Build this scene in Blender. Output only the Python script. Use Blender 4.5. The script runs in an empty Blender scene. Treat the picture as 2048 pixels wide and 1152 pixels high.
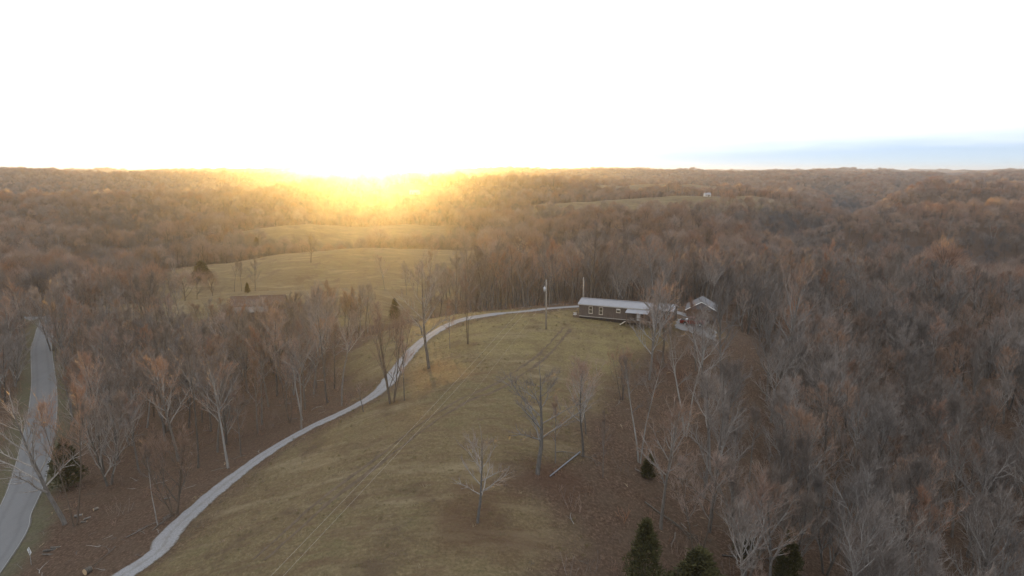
import bpy, math, random
import numpy as np
from mathutils import Vector, Matrix

# ---------------------------------------------------------------- camera, world, sun, exposure
scene = bpy.context.scene
CAM_Z = 32.0
FOC = 2048 * 24.0 / 36.0                 # focal length in pixels of the 2048 px wide photograph
PITCH = math.atan((576 - 345) / FOC)     # the horizon lies 231 px above the middle
cam_data = bpy.data.cameras.new("camera")
cam_data.lens = 24.0
cam_data.sensor_width = 36.0
cam_data.clip_start = 0.5
cam_data.clip_end = 30000.0
cam = bpy.data.objects.new("camera", cam_data)
cam.location = (0, 0, CAM_Z)
cam.rotation_euler = (math.pi / 2 - PITCH, 0, 0)
scene.collection.objects.link(cam)
scene.camera = cam

SUN_AZ = math.radians(-11.3)             # measured from +Y towards +X
SUN_EL = math.radians(2.0)
sun_dir = Vector((math.sin(SUN_AZ) * math.cos(SUN_EL), math.cos(SUN_AZ) * math.cos(SUN_EL), math.sin(SUN_EL)))
sd = bpy.data.lights.new("sun", 'SUN')
sd.energy = 4.6
sd.angle = math.radians(0.5)
sd.color = (1.0, 0.52, 0.12)
sun = bpy.data.objects.new("sun", sd)
sun.rotation_euler = sun_dir.to_track_quat('Z', 'Y').to_euler()
sun.location = (-400, 2000, 400)
scene.collection.objects.link(sun)

world = bpy.data.worlds.new("World")
scene.world = world
world.use_nodes = True
wn = world.node_tree
wn.nodes.clear()
def wnode(t, **kw):
    n = wn.nodes.new(t)
    for k, v in kw.items():
        setattr(n, k, v)
    return n
w_out = wnode('ShaderNodeOutputWorld')
w_bg = wnode('ShaderNodeBackground')
w_bg.inputs['Strength'].default_value = 0.06
w_sky = wnode('ShaderNodeTexSky', sky_type='NISHITA', sun_disc=False)
w_sky.sun_elevation = SUN_EL
w_sky.sun_rotation = SUN_AZ
w_sky.air_density = 0.35
w_sky.dust_density = 0.0
w_sky.ozone_density = 3.0
# thin high cloud sheet over the clear sky: it ends in a ragged edge a few degrees above the skyline
w_tc = wnode('ShaderNodeTexCoord')
w_sep = wnode('ShaderNodeSeparateXYZ')
wn.links.new(w_tc.outputs['Generated'], w_sep.inputs[0])
w_map = wnode('ShaderNodeMapping')
w_map.inputs['Scale'].default_value = (3.0, 3.0, 26.0)
wn.links.new(w_tc.outputs['Generated'], w_map.inputs['Vector'])
w_noise = wnode('ShaderNodeTexNoise')
w_noise.inputs['Scale'].default_value = 1.6
w_noise.inputs['Detail'].default_value = 5.0
wn.links.new(w_map.outputs[0], w_noise.inputs['Vector'])
w_na = wnode('ShaderNodeMath', operation='MULTIPLY_ADD')
w_na.inputs[1].default_value = 0.035
wn.links.new(w_noise.outputs['Fac'], w_na.inputs[0])
# the sheet's edge runs aslant: it hangs lower to the left, where the sun stands
w_tilt = wnode('ShaderNodeMath', operation='MULTIPLY_ADD')
w_tilt.inputs[1].default_value = -0.032
wn.links.new(w_sep.outputs['X'], w_tilt.inputs[0])
wn.links.new(w_sep.outputs['Z'], w_tilt.inputs[2])
wn.links.new(w_tilt.outputs[0], w_na.inputs[2])
w_edge = wnode('ShaderNodeMapRange', interpolation_type='SMOOTHSTEP')
w_edge.inputs['From Min'].default_value = 0.025
w_edge.inputs['From Max'].default_value = 0.055
w_edge.inputs['To Min'].default_value = 0.28
w_edge.inputs['To Max'].default_value = 0.6
wn.links.new(w_na.outputs[0], w_edge.inputs['Value'])
w_mix = wnode('ShaderNodeMixRGB')
w_mix.inputs[2].default_value = (10.8, 11.0, 11.3, 1.0)
wn.links.new(w_edge.outputs[0], w_mix.inputs[0])
wn.links.new(w_sky.outputs[0], w_mix.inputs[1])
wn.links.new(w_mix.outputs[0], w_bg.inputs['Color'])
wn.links.new(w_bg.outputs[0], w_out.inputs['Surface'])

scene.view_settings.view_transform = 'Standard'
scene.view_settings.look = 'None'
scene.view_settings.gamma = 1.0
scene.view_settings.use_curve_mapping = False
scene.view_settings.exposure = 1.38
scene.render.engine = 'CYCLES'
scene.cycles.max_bounces = 4
scene.cycles.diffuse_bounces = 2
scene.cycles.glossy_bounces = 2
scene.cycles.transmission_bounces = 2
scene.cycles.volume_bounces = 0
scene.cycles.transparent_max_bounces = 8
scene.cycles.use_denoising = True

# ---------------------------------------------------------------- helpers
COL = scene.collection
RNG = np.random.default_rng(7)
random.seed(11)

def ray(u, v):
    """direction of the sight line through a pixel of the photograph (2048 x 1152)"""
    a, b = u - 1024.0, 576.0 - v
    return np.array([a, FOC * math.cos(PITCH) + b * math.sin(PITCH), -FOC * math.sin(PITCH) + b * math.cos(PITCH)])

def smooth(a, b, x):
    t = np.clip((x - a) / (b - a), 0, 1)
    return t * t * (3 - 2 * t)

_perm = np.random.default_rng(3).random((256, 256))
def vnoise(x, y):
    x = np.asarray(x, float); y = np.asarray(y, float)
    xi = np.floor(x).astype(int); yi = np.floor(y).astype(int)
    fx = x - xi; fy = y - yi
    fx = fx * fx * (3 - 2 * fx); fy = fy * fy * (3 - 2 * fy)
    g = lambda i, j: _perm[(i) % 256, (j) % 256]
    return (g(xi, yi) * (1 - fx) + g(xi + 1, yi) * fx) * (1 - fy) + (g(xi, yi + 1) * (1 - fx) + g(xi + 1, yi + 1) * fx) * fy
def fbm(x, y, o=4):
    s = 0; a = 0.5; t = 0
    for k in range(o):
        s = s + a * vnoise(x * 2**k + 17.3 * k, y * 2**k + 9.1 * k); t += a; a *= 0.5
    return s / t

# ---------------------------------------------------------------- terrain
# crest lines (x, y, ground height); slope k, rounding w
RIDGES = [
    # spur that carries the meadow and the house, and its wooded tail to the right
    ([(6, -60, -8), (4, 20, -7.5), (2, 70, -5.5), (10, 115, -2.0), (24, 147, 0.2), (44, 152, -0.4), (85, 195, -2), (130, 245, -7), (170, 285, -17), (215, 310, -31), (260, 330, -48)], 0.34, 22),
    # low saddle behind the house
    ([(10, 150, 0.2), (25, 185, -6), (50, 240, -22), (70, 300, -34)], 0.36, 22),
    # barn knoll
    ([(-215, 282, -38), (-160, 278, -21), (-110, 274, -13.5), (-70, 276, -14.5), (-30, 285, -23), (0, 300, -36)], 0.42, 24),
    # hill meadow
    ([(-270, 385, -46), (-205, 402, -27), (-125, 425, -15.5), (-30, 430, -14.5), (30, 440, -22), (70, 450, -34)], 0.30, 40),
    # next meadow crest
    ([(-330, 560, -38), (-235, 590, -20), (-165, 620, -16), (-90, 640, -16), (0, 650, -20), (70, 640, -40)], 0.34, 36),
    # wooded hill behind the house
    ([(10, 520, -24), (60, 525, -13), (110, 520, -12), (150, 505, -24), (185, 490, -48)], 0.34, 34),
    # wooded ridge across the middle
    ([(-1000, 760, 4), (-700, 830, -4), (-430, 930, -6), (-260, 970, 9), (-150, 985, 14), (20, 970, 12), (90, 950, 2), (160, 920, -16)], 0.30, 60),
    # left woods
    ([(-460, 430, -16), (-330, 400, -24), (-240, 375, -33), (-190, 345, -48)], 0.34, 30),
    ([(-760, 560, 0), (-520, 560, -14), (-400, 560, -24), (-330, 540, -40)], 0.34, 36),
    ([(-420, 260, -12), (-300, 290, -24), (-240, 285, -36)], 0.34, 30),
    # pasture ridge right of the middle
    ([(10, 800, -14), (40, 800, 0), (110, 800, 4.5), (200, 815, 2), (262, 815, -2), (300, 825, -2), (350, 855, -18), (400, 930, -42)], 0.40, 34),
    ([(60, 1230, -4), (150, 1200, 11), (260, 1180, 15), (360, 1180, 8), (440, 1230, -20)], 0.40, 46),
    # ridge at the head of the right-hand valley and its spurs
    ([(420, 2100, 10), (600, 2050, 6), (845, 1990, 4), (1150, 1950, 2), (1600, 2000, 8)], 0.45, 50),
    ([(690, 1950, 2), (630, 1500, -14), (560, 1280, -40)], 0.50, 30),
    ([(1000, 1950, 0), (860, 1640, -8), (760, 1430, -38)], 0.50, 30),
    # spurs on the right-hand side of the valley
    ([(1000, 800, 16), (700, 730, 2), (560, 690, 0), (400, 660, -9), (312, 634, -20), (272, 618, -60)], 0.8, 16),
    ([(700, 470, 4), (480, 470, -6), (400, 455, -22), (340, 440, -56)], 0.7, 18),
    ([(1300, 1150, 14), (1000, 1050, 8), (800, 1020, 7), (600, 1000, 9), (520, 986, -24), (476, 980, -64)], 0.8, 16),
    ([(1700, 1500, 22), (1200, 1450, 14), (960, 1420, 0), (850, 1390, -44)], 0.55, 40),
    # distant ridges
    ([(-2600, 2500, 52), (-1900, 2400, 44), (-1500, 2300, 30), (-1250, 2300, 0)], 0.36, 80),
    ([(-1700, 1600, 14), (-1250, 1700, 26), (-1000, 1750, 22), (-500, 1800, 14), (0, 1800, 16), (300, 1750, 2)], 0.36, 70),
    ([(-1500, 2900, 34), (-300, 2900, 40), (500, 2800, 34), (1100, 2600, 24), (1500, 2500, 18)], 0.36, 100),
]
def ridge_height(x, y):
    acc = np.exp(-(y * 0 + 92) / 4.0)        # valley floor
    for pts, k, w in RIDGES:
        best = np.full(x.shape, -1e9)
        for (x0, y0, z0), (x1, y1, z1) in zip(pts[:-1], pts[1:]):
            dx, dy = x1 - x0, y1 - y0
            L2 = dx * dx + dy * dy
            t = np.clip(((x - x0) * dx + (y - y0) * dy) / L2, 0, 1)
            d2 = (x - x0 - t * dx)**2 + (y - y0 - t * dy)**2
            z = z0 + t * (z1 - z0) - k * (np.sqrt(d2 + w * w) - w)
            best = np.maximum(best, z)
        acc = acc + np.exp(np.clip(best, -300, 200) / 4.0)
    return 4.0 * np.log(acc)

def base_height(x, y):
    h = ridge_height(x, y)
    r = np.hypot(x, y)
    # relief of the country beyond the modelled ridges
    n1 = fbm(x / 900 + 5.1, y / 900 + 2.7, 5)
    rid = 1 - np.abs(2 * fbm(x / 700 + 1.2, y / 520 + 8.8, 4) - 1) * 2.2
    wild = -62 + 84 * rid + 50 * (n1 - 0.5) + smooth(2500, 6000, r) * 24
    cap = 22 + 0.006 * r
    wild = cap - np.log1p(np.exp(np.clip((cap - wild) / 8, -30, 30))) * 8
    f = smooth(1300, 2400, r)
    h = np.maximum(h, wild * f + (-90) * (1 - f)) if False else np.log(np.exp(h / 6) + np.exp((wild * f - 80 * (1 - f)) / 6)) * 6
    # gullies and small swells, fading out on the meadow
    g = smooth(150, 420, r)
    h = h + g * (fbm(x / 120, y / 120, 4) - 0.5) * 22 + (fbm(x / 38 + 4, y / 38, 3) - 0.5) * (0.7 + 2.2 * g)
    return h

# measured ground points near the camera: pixel of the photograph and height
def gp(u, v, z):
    d = ray(u, v); t = (z - CAM_Z) / d[2]
    return (d[0] * t, d[1] * t, z)
PTS = [gp(*p) for p in [
    (265, 1140, -15), (430, 985, -13), (610, 860, -9.5), (760, 785, -7), (820, 705, -4.5), (920, 640, -1.6), (1085, 622, -0.4),
    (15, 1110, -21.0), (30, 1040, -21.2), (57, 960, -21.5), (77, 865, -22.2), (83, 680, -24.3), (88, 780, -23.0), (90, 730, -23.7), (150, 900, -21.5), (20, 780, -23.4), (-60, 960, -22), (-40, 700, -25.5), (-250, 900, -22),
    (190, 1040, -18), (300, 800, -23), (450, 920, -16.5), (620, 760, -14.5), (560, 700, -26), (430, 700, -28), (700, 690, -11), (840, 640, -4),
    (700, 1140, -9.5), (955, 1045, -6.8), (900, 820, -4.0), (1000, 700, -1.2), (1092, 659, -0.7), (1160, 634, -0.1), (1250, 648, -0.9), (1350, 646, -0.5),
    (1410, 645, -0.6), (1080, 940, -6.0), (1280, 925, -9.5), (1130, 1120, -10.5), (1450, 820, -9.5), (1570, 1090, -17), (1330, 720, -4.5), (1540, 720, -9.5),
    (1750, 900, -24), (1700, 780, -24), (2030, 1140, -30), (1900, 760, -34),
]]
PX = np.array([p[0] for p in PTS]); PY = np.array([p[1] for p in PTS]); PZ = np.array([p[2] for p in PTS])
RB = 34.0
def _phi(d):
    return np.exp(-(d / RB)**2)
_A = _phi(np.hypot(PX[:, None] - PX[None], PY[:, None] - PY[None])) + np.eye(len(PX)) * 0.06
_W = np.linalg.solve(_A, PZ - base_height(PX, PY))

def height(x, y):
    x = np.atleast_1d(np.asarray(x, float)); y = np.atleast_1d(np.asarray(y, float))
    sh = x.shape
    x = x.ravel(); y = y.ravel()
    h = base_height(x, y)
    near = (np.abs(x) < 420) & (y < 420)
    if near.any():
        xs, ys = x[near], y[near]
        s = np.zeros(xs.shape)
        for i in range(len(PX)):
            s += _W[i] * _phi(np.hypot(xs - PX[i], ys - PY[i]))
        h[near] += s
    return h.reshape(sh)
def hz(x, y):
    return float(height([x], [y])[0])

def drop(u, v, far=3000):
    """where the sight line through a pixel meets the ground"""
    d = ray(u, v); d = d / np.linalg.norm(d)
    t = np.concatenate([np.arange(20, 500, 0.5), np.arange(500, far, 3.0)])
    g = CAM_Z + d[2] * t - height(d[0] * t, d[1] * t)
    i = np.argmax(g < 0)
    if g[i] >= 0:
        i = len(t) - 1
    tt = t[i] - (t[i] - t[i - 1]) * (-g[i]) / max(1e-6, g[i - 1] - g[i])
    return (d[0] * tt, d[1] * tt, CAM_Z + d[2] * tt)
def project(x, y, z):
    dx, dy, dz = x, y, z - CAM_Z
    c, s = math.cos(PITCH), math.sin(PITCH)
    w = dy * c - dz * s
    return 1024 + FOC * dx / w, 576 - FOC * (dy * s + dz * c) / w, w

def seg_dist(x, y, pts):
    best = np.full(x.shape, 1e9)
    for (x0, y0), (x1, y1) in zip(pts[:-1], pts[1:]):
        dx, dy = x1 - x0, y1 - y0
        t = np.clip(((x - x0) * dx + (y - y0) * dy) / (dx * dx + dy * dy + 1e-9), 0, 1)
        best = np.minimum(best, np.hypot(x - x0 - t * dx, y - y0 - t * dy))
    return best
def poly_sd(x, y, pts):
    """signed distance to a polygon, positive inside"""
    d = seg_dist(x, y, pts + [pts[0]])
    ins = np.zeros(x.shape, bool)
    n = len(pts)
    for i in range(n):
        x0, y0 = pts[i]; x1, y1 = pts[(i + 1) % n]
        c = ((y0 > y) != (y1 > y)) & (x < (x1 - x0) * (y - y0) / (y1 - y0 + 1e-12) + x0)
        ins ^= c
    return np.where(ins, d, -d)
def catmull(pts, n=10):
    P = [np.array(p, float) for p in pts]
    P = [2 * P[0] - P[1]] + P + [2 * P[-1] - P[-2]]
    out = []
    for i in range(1, len(P) - 2):
        for k in range(n):
            t = k / n
            out.append(0.5 * ((2 * P[i]) + (-P[i-1] + P[i+1]) * t + (2*P[i-1] - 5*P[i] + 4*P[i+1] - P[i+2]) * t*t + (-P[i-1] + 3*P[i] - 3*P[i+1] + P[i+2]) * t**3))
    out.append(P[-2])
    return [tuple(o) for o in out]

# routes on the ground
DRIVE = catmull([(-66, 56)] + [drop(u, v)[:2] for u, v in [(265, 1140), (345, 1062), (430, 985), (520, 916), (610, 861), (700, 818), (755, 786), (790, 745), (820, 706), (862, 670), (920, 641), (985, 629), (1040, 624)]] + [(10, 164), (26, 164), (42, 153)], 10)
ROAD = catmull([(-58, 30), (-62, 55)] + [drop(u, v)[:2] for u, v in [(-8, 1110), (22, 1040), (57, 960), (80, 860), (88, 780), (83, 690)]] + [(-178, 256), (-204, 290), (-250, 318), (-340, 330)], 10)
TRACK = catmull([drop(u, v)[:2] for u, v in [(520, 1120), (640, 1010), (760, 920), (850, 850), (930, 800), (1010, 765), (1080, 715), (1115, 680), (1135, 655)]], 8)

FIELDS = {}
main_px = [(322, 1100), (430, 1004), (560, 905), (690, 838), (770, 795), (815, 740), (860, 690), (925, 655), (990, 636), (1090, 626), (1160, 620)]
main_px2 = [(1350, 648), (1300, 668), (1262, 700), (1235, 770), (1160, 850), (1090, 900), (1040, 950), (1075, 1040), (1120, 1148)]
FIELDS['meadow'] = [drop(u, v)[:2] for u, v in main_px] + [(20, 160), (45, 146)] + [drop(u, v)[:2] for u, v in main_px2] + [(4, 30), (-40, 30), (-56, 62)]
FIELDS['drive_bank'] = [drop(u, v)[:2] for u, v in [(700, 760), (690, 715), (745, 680), (800, 650), (880, 634), (985, 622), (1060, 618), (1040, 625), (985, 630), (920, 643), (862, 672), (820, 708), (770, 770)]] 
FIELDS['knoll'] = [(-165, 276), (-150, 256), (-125, 242), (-90, 236), (-60, 236), (-34, 250), (-30, 275), (-50, 292), (-100, 302), (-150, 298)]
FIELDS['hill_meadow'] = [(-205, 392), (-172, 322), (-115, 302), (-45, 298), (-28, 312), (-18, 370), (-24, 474), (-60, 484), (-100, 482), (-142, 476), (-186, 436)]
FIELDS['far_meadow'] = [(-240, 575), (-205, 548), (-150, 545), (-100, 560), (-60, 590), (-50, 640), (-90, 660), (-170, 650), (-235, 610)]
FIELDS['pasture'] = [(20, 760), (60, 742), (120, 738), (200, 748), (262, 770), (330, 790), (330, 838), (260, 832), (180, 840), (100, 830), (30, 812)]
FIELDS['far_pasture'] = [(110, 1140), (200, 1120), (330, 1120), (430, 1150), (400, 1210), (260, 1230), (120, 1220)]
FIELDS['farm_lawn'] = [(-175, 880), (-100, 875), (-60, 920), (-80, 965), (-160, 965)]
VERGE = ROAD

def grass_mask(x, y):
    x = np.asarray(x, float); y = np.asarray(y, float)
    wob = (fbm(x / 9, y / 9, 4) - 0.5) * 13
    m = np.zeros(x.shape)
    for k, p in FIELDS.items():
        s = poly_sd(x, y, p) + wob
        m = np.maximum(m, smooth(-4.5, 4.0, s))
    return m
def verge_mask(x, y):
    d = seg_dist(np.asarray(x, float), np.asarray(y, float), ROAD)
    wob = (fbm(np.asarray(x) / 5, np.asarray(y) / 5, 3) - 0.5) * 4
    return 1 - smooth(4.2, 6.5, d + wob)

def tag(o, label=None, cat=None, group=None, kind=None):
    if label: o["label"] = label
    if cat: o["category"] = cat
    if group: o["group"] = group
    if kind: o["kind"] = kind
    return o
def empty(name, loc=(0, 0, 0), rz=0.0):
    o = bpy.data.objects.new(name, None)
    o.location = loc; o.rotation_euler = (0, 0, rz); o.empty_display_size = 0.5
    COL.objects.link(o)
    return o
def link(name, mesh, parent=None):
    o = bpy.data.objects.new(name, mesh)
    COL.objects.link(o)
    if parent is not None:
        o.parent = parent
    return o

class MB:
    """collects boxes, tubes and polygons into one mesh"""
    def __init__(self): self.v = []; self.f = []; self.m = []
    def poly(self, pts, mi=0):
        b = len(self.v); self.v += [tuple(p) for p in pts]; self.f.append(tuple(range(b, b + len(pts)))); self.m.append(mi)
    def box(self, c, s, rz=0.0, mi=0, taper=1.0, bev=0.0):
        x, y, z = [k / 2 for k in s]
        ca, sa = math.cos(rz), math.sin(rz)
        b = len(self.v)
        for dz in (-1, 1):
            t = taper if dz > 0 else 1.0
            for dx, dy in ((-1, -1), (1, -1), (1, 1), (-1, 1)):
                px, py = dx * x * t, dy * y * t
                self.v.append((c[0] + px * ca - py * sa, c[1] + px * sa + py * ca, c[2] + dz * z))
        for f in ((3, 2, 1, 0), (4, 5, 6, 7), (0, 1, 5, 4), (1, 2, 6, 5), (2, 3, 7, 6), (3, 0, 4, 7)):
            self.f.append(tuple(b + i for i in f)); self.m.append(mi)
    def tube(self, pts, rads, n=6, mi=0, caps=True):
        P = [Vector(p) for p in pts]
        b = len(self.v)
        ref = Vector((0.31, 0.95, 0.11))
        for i, p in enumerate(P):
            d = (P[min(i + 1, len(P) - 1)] - P[max(i - 1, 0)])
            if d.length < 1e-9: d = Vector((0, 0, 1))
            d.normalize()
            if abs(d.dot(ref)) > 0.95: ref = Vector((0.9, 0.1, 0.4))
            a = d.cross(ref).normalized(); c = d.cross(a)
            for k in range(n):
                t = 2 * math.pi * k / n
                self.v.append(tuple(p + (a * math.cos(t) + c * math.sin(t)) * rads[i]))
        for i in range(len(P) - 1):
            for k in range(n):
                k2 = (k + 1) % n
                self.f.append((b + i * n + k, b + i * n + k2, b + (i + 1) * n + k2, b + (i + 1) * n + k)); self.m.append(mi)
        if caps:
            self.f.append(tuple(b + k for k in reversed(range(n)))); self.m.append(mi)
            self.f.append(tuple(b + (len(P) - 1) * n + k for k in range(n))); self.m.append(mi)
    def spike(self, p, q, r, mi=0):
        p = Vector(p); q = Vector(q)
        d = (q - p); d.normalize()
        ref = Vector((0, 0, 1)) if abs(d.z) < 0.9 else Vector((1, 0, 0))
        a = d.cross(ref).normalized(); c = d.cross(a)
        b = len(self.v)
        self.v += [tuple(p + a * r), tuple(p - a * 0.5 * r + c * 0.87 * r), tuple(p - a * 0.5 * r - c * 0.87 * r), tuple(q)]
        self.f += [(b, b + 1, b + 3), (b + 1, b + 2, b + 3), (b + 2, b, b + 3)]; self.m += [mi] * 3
    def mesh(self, name, mats, smooth_shade=False):
        me = bpy.data.meshes.new(name)
        me.from_pydata(self.v, [], self.f)
        for mt in (mats if isinstance(mats, (list, tuple)) else [mats]):
            me.materials.append(mt)
        if any(self.m): me.polygons.foreach_set('material_index', self.m)
        if smooth_shade: me.polygons.foreach_set('use_smooth', [True] * len(self.f))
        me.update()
        return me
    def build(self, name, mats, parent=None, smooth_shade=False):
        return link(name, self.mesh(name, mats, smooth_shade), parent)

# ---------------------------------------------------------------- materials
class NT:
    def __init__(self, name, rough=0.9, spec=0.2):
        self.m = bpy.data.materials.new(name); self.m.use_nodes = True
        self.t = self.m.node_tree; self.b = self.t.nodes['Principled BSDF']
        self.b.inputs['Roughness'].default_value = rough
        self.b.inputs['Specular IOR Level'].default_value = spec
    def n(self, t, **kw):
        nd = self.t.nodes.new(t)
        for k, v in kw.items():
            if k.startswith('i_'):
                key = k[2:].replace('_', ' ')
                nd.inputs[key].default_value = v
            else: setattr(nd, k, v)
        return nd
    def l(self, a, b): self.t.links.new(a, b)
    def coord(self, scale=(1, 1, 1), kind='Object', rot=(0, 0, 0)):
        tc = self.n('ShaderNodeTexCoord'); mp = self.n('ShaderNodeMapping')
        mp.inputs['Scale'].default_value = scale; mp.inputs['Rotation'].default_value = rot
        self.l(tc.outputs[kind], mp.inputs['Vector']); return mp.outputs[0]
    def noise(self, vec, scale, detail=4, rough=0.6):
        nd = self.n('ShaderNodeTexNoise'); nd.inputs['Scale'].default_value = scale; nd.inputs['Detail'].default_value = detail
        nd.inputs['Roughness'].default_value = rough; self.l(vec, nd.inputs['Vector']); return nd.outputs['Fac']
    def ramp(self, fac, stops):
        r = self.n('ShaderNodeValToRGB'); e = r.color_ramp.elements
        e[0].position, e[0].color = stops[0][0], (*stops[0][1], 1)
        e[1].position, e[1].color = stops[-1][0], (*stops[-1][1], 1)
        for p, c in stops[1:-1]:
            x = e.new(p); x.color = (*c, 1)
        self.l(fac, r.inputs[0]); return r.outputs[0]
    def mix(self, f, a, b, mode='MIX'):
        m = self.n('ShaderNodeMixRGB', blend_type=mode)
        for i, x in ((0, f), (1, a), (2, b)):
            if hasattr(x, 'is_linked') or hasattr(x, 'links'): self.l(x, m.inputs[i])
            elif i == 0: m.inputs[0].default_value = x
            else: m.inputs[i].default_value = (*x, 1)
        return m.outputs[0]
    def math(self, op, a, b=0.0, c=0.0):
        m = self.n('ShaderNodeMath', operation=op)
        for i, x in enumerate((a, b, c)):
            if hasattr(x, 'links'): self.l(x, m.inputs[i])
            else: m.inputs[i].default_value = x
        return m.outputs[0]
    def bump(self, h, strength=0.4, dist=0.1):
        b = self.n('ShaderNodeBump'); b.inputs['Strength'].default_value = strength; b.inputs['Distance'].default_value = dist
        self.l(h, b.inputs['Height']); self.l(b.outputs[0], self.b.inputs['Normal'])
    def col(self, c): self.l(c, self.b.inputs['Base Color'])

def m_plain(name, c, rough=0.7, spec=0.3, metal=0.0, var=0.15, scale=3.0, bump=0.0):
    t = NT(name, rough, spec); t.b.inputs['Metallic'].default_value = metal
    v = t.coord(); f = t.noise(v, scale, 5)
    t.col(t.ramp(f, [(0.25, tuple(k * (1 - var) for k in c)), (0.75, tuple(min(1, k * (1 + var)) for k in c))]))
    if bump: t.bump(t.noise(v, scale * 6, 4), bump, 0.03)
    return t.m

def m_ground():
    t = NT('ground', 0.95, 0.1)
    v = t.coord()
    at = t.n('ShaderNodeAttribute', attribute_name='grass'); ag = at.outputs['Fac']
    av = t.n('ShaderNodeAttribute', attribute_name='verge').outputs['Fac']
    ad = t.n('ShaderNodeAttribute', attribute_name='litter').outputs['Fac']
    big = t.noise(v, 0.035, 5, 0.6); mid = t.noise(v, 0.3, 5, 0.65); fine = t.noise(v, 2.6, 6, 0.75)
    vs = t.coord((0.35, 1.6, 1), rot=(0, 0, math.radians(-52)))
    streak = t.noise(vs, 0.55, 5, 0.7)
    # leaf litter
    lit = t.ramp(fine, [(0.25, (0.036, 0.023, 0.016)), (0.48, (0.085, 0.055, 0.038)), (0.7, (0.20, 0.138, 0.098))])
    lit = t.mix(t.ramp(mid, [(0.42, (0, 0, 0)), (0.62, (0.5, 0.5, 0.5))]), lit, (0.105, 0.078, 0.055))
    # dry winter grass
    gr = t.ramp(fine, [(0.2, (0.075, 0.058, 0.031)), (0.5, (0.16, 0.123, 0.068)), (0.78, (0.28, 0.22, 0.13))])
    green = t.ramp(fine, [(0.2, (0.072, 0.075, 0.034)), (0.55, (0.145, 0.14, 0.066)), (0.8, (0.23, 0.21, 0.11))])
    gf = t.ramp(t.math('ADD', t.math('MULTIPLY', big, 0.6), t.math('MULTIPLY', mid, 0.4)), [(0.48, (0, 0, 0)), (0.66, (0.55, 0.55, 0.55))])
    gr = t.mix(gf, gr, green)
    gr = t.mix(t.ramp(streak, [(0.47, (0, 0, 0)), (0.66, (0.75, 0.75, 0.75))]), gr, (0.125, 0.083, 0.052))
    gr = t.mix(t.ramp(t.noise(vs, 0.16, 5, 0.65), [(0.52, (0, 0, 0)), (0.68, (0.7, 0.7, 0.7))]), gr, (0.26, 0.21, 0.13))
    gr = t.mix(t.ramp(t.noise(v, 0.11, 6, 0.7), [(0.53, (0, 0, 0)), (0.66, (0.8, 0.8, 0.8))]), gr, (0.10, 0.07, 0.046))
    ver = t.mix(t.ramp(mid, [(0.35, (0, 0, 0)), (0.6, (1, 1, 1))]), (0.10, 0.088, 0.06), (0.07, 0.082, 0.035))
    ver = t.mix(0.6, ver, t.ramp(fine, [(0.25, (0.05, 0.045, 0.03)), (0.75, (0.2, 0.17, 0.12))]))
    aw = t.n('ShaderNodeAttribute', attribute_name='lawn').outputs['Fac']  # lawn near the house, with the sunlit crest painted into its yellow
    gr = t.mix(t.math('MULTIPLY', aw, t.ramp(mid, [(.36, (.05, .05, .05)), (.62, (.8, .8, .8))])), gr, t.ramp(fine, [(0.2, (0.115, 0.093, 0.040)), (0.5, (0.22, 0.180, 0.084)), (0.78, (0.34, 0.28, 0.145))]))
    c = t.mix(ag, lit, gr)
    c = t.mix(av, c, ver)
    c = t.mix(ad, c, (0.085, 0.046, 0.03))
    t.col(c)
    hh = t.math('ADD', t.math('MULTIPLY', fine, 0.6), t.math('MULTIPLY', streak, 0.5))
    t.bump(hh, 0.9, 0.35)
    return t.m
M = {}
M['ground'] = m_ground()

def m_gravel():
    t = NT('gravel', 0.95, 0.15)
    v = t.coord(); f = t.noise(v, 5.0, 6, 0.8); b = t.noise(v, 0.35, 4, 0.6)
    vo = t.n('ShaderNodeTexVoronoi'); vo.inputs['Scale'].default_value = 7.0; t.l(v, vo.inputs['Vector'])
    c = t.ramp(f, [(0.25, (0.14, 0.14, 0.143)), (0.5, (0.265, 0.267, 0.275)), (0.75, (0.38, 0.383, 0.39))])
    c = t.mix(t.ramp(b, [(0.5, (0, 0, 0)), (0.72, (0.35, 0.35, 0.35))]), c, (0.2, 0.165, 0.13))
    ac = t.math('ABSOLUTE', t.n('ShaderNodeAttribute', attribute_name='across').outputs['Fac'])
    e = t.math('ADD', ac, t.math('MULTIPLY_ADD', t.noise(v, 1.1, 5, 0.75), 0.9, -0.45))
    c = t.mix(t.ramp(e, [(0.0, (.35, .35, .35)), (0.22, (0, 0, 0))]), c, (0.15, 0.135, 0.11))
    c = t.mix(t.ramp(e, [(0.82, (0, 0, 0)), (1.1, (.85, .85, .85))]), c, (0.11, 0.088, 0.06))
    t.col(c); t.bump(vo.outputs['Distance'], 0.8, 0.06)
    return t.m
M['gravel'] = m_gravel()
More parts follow.
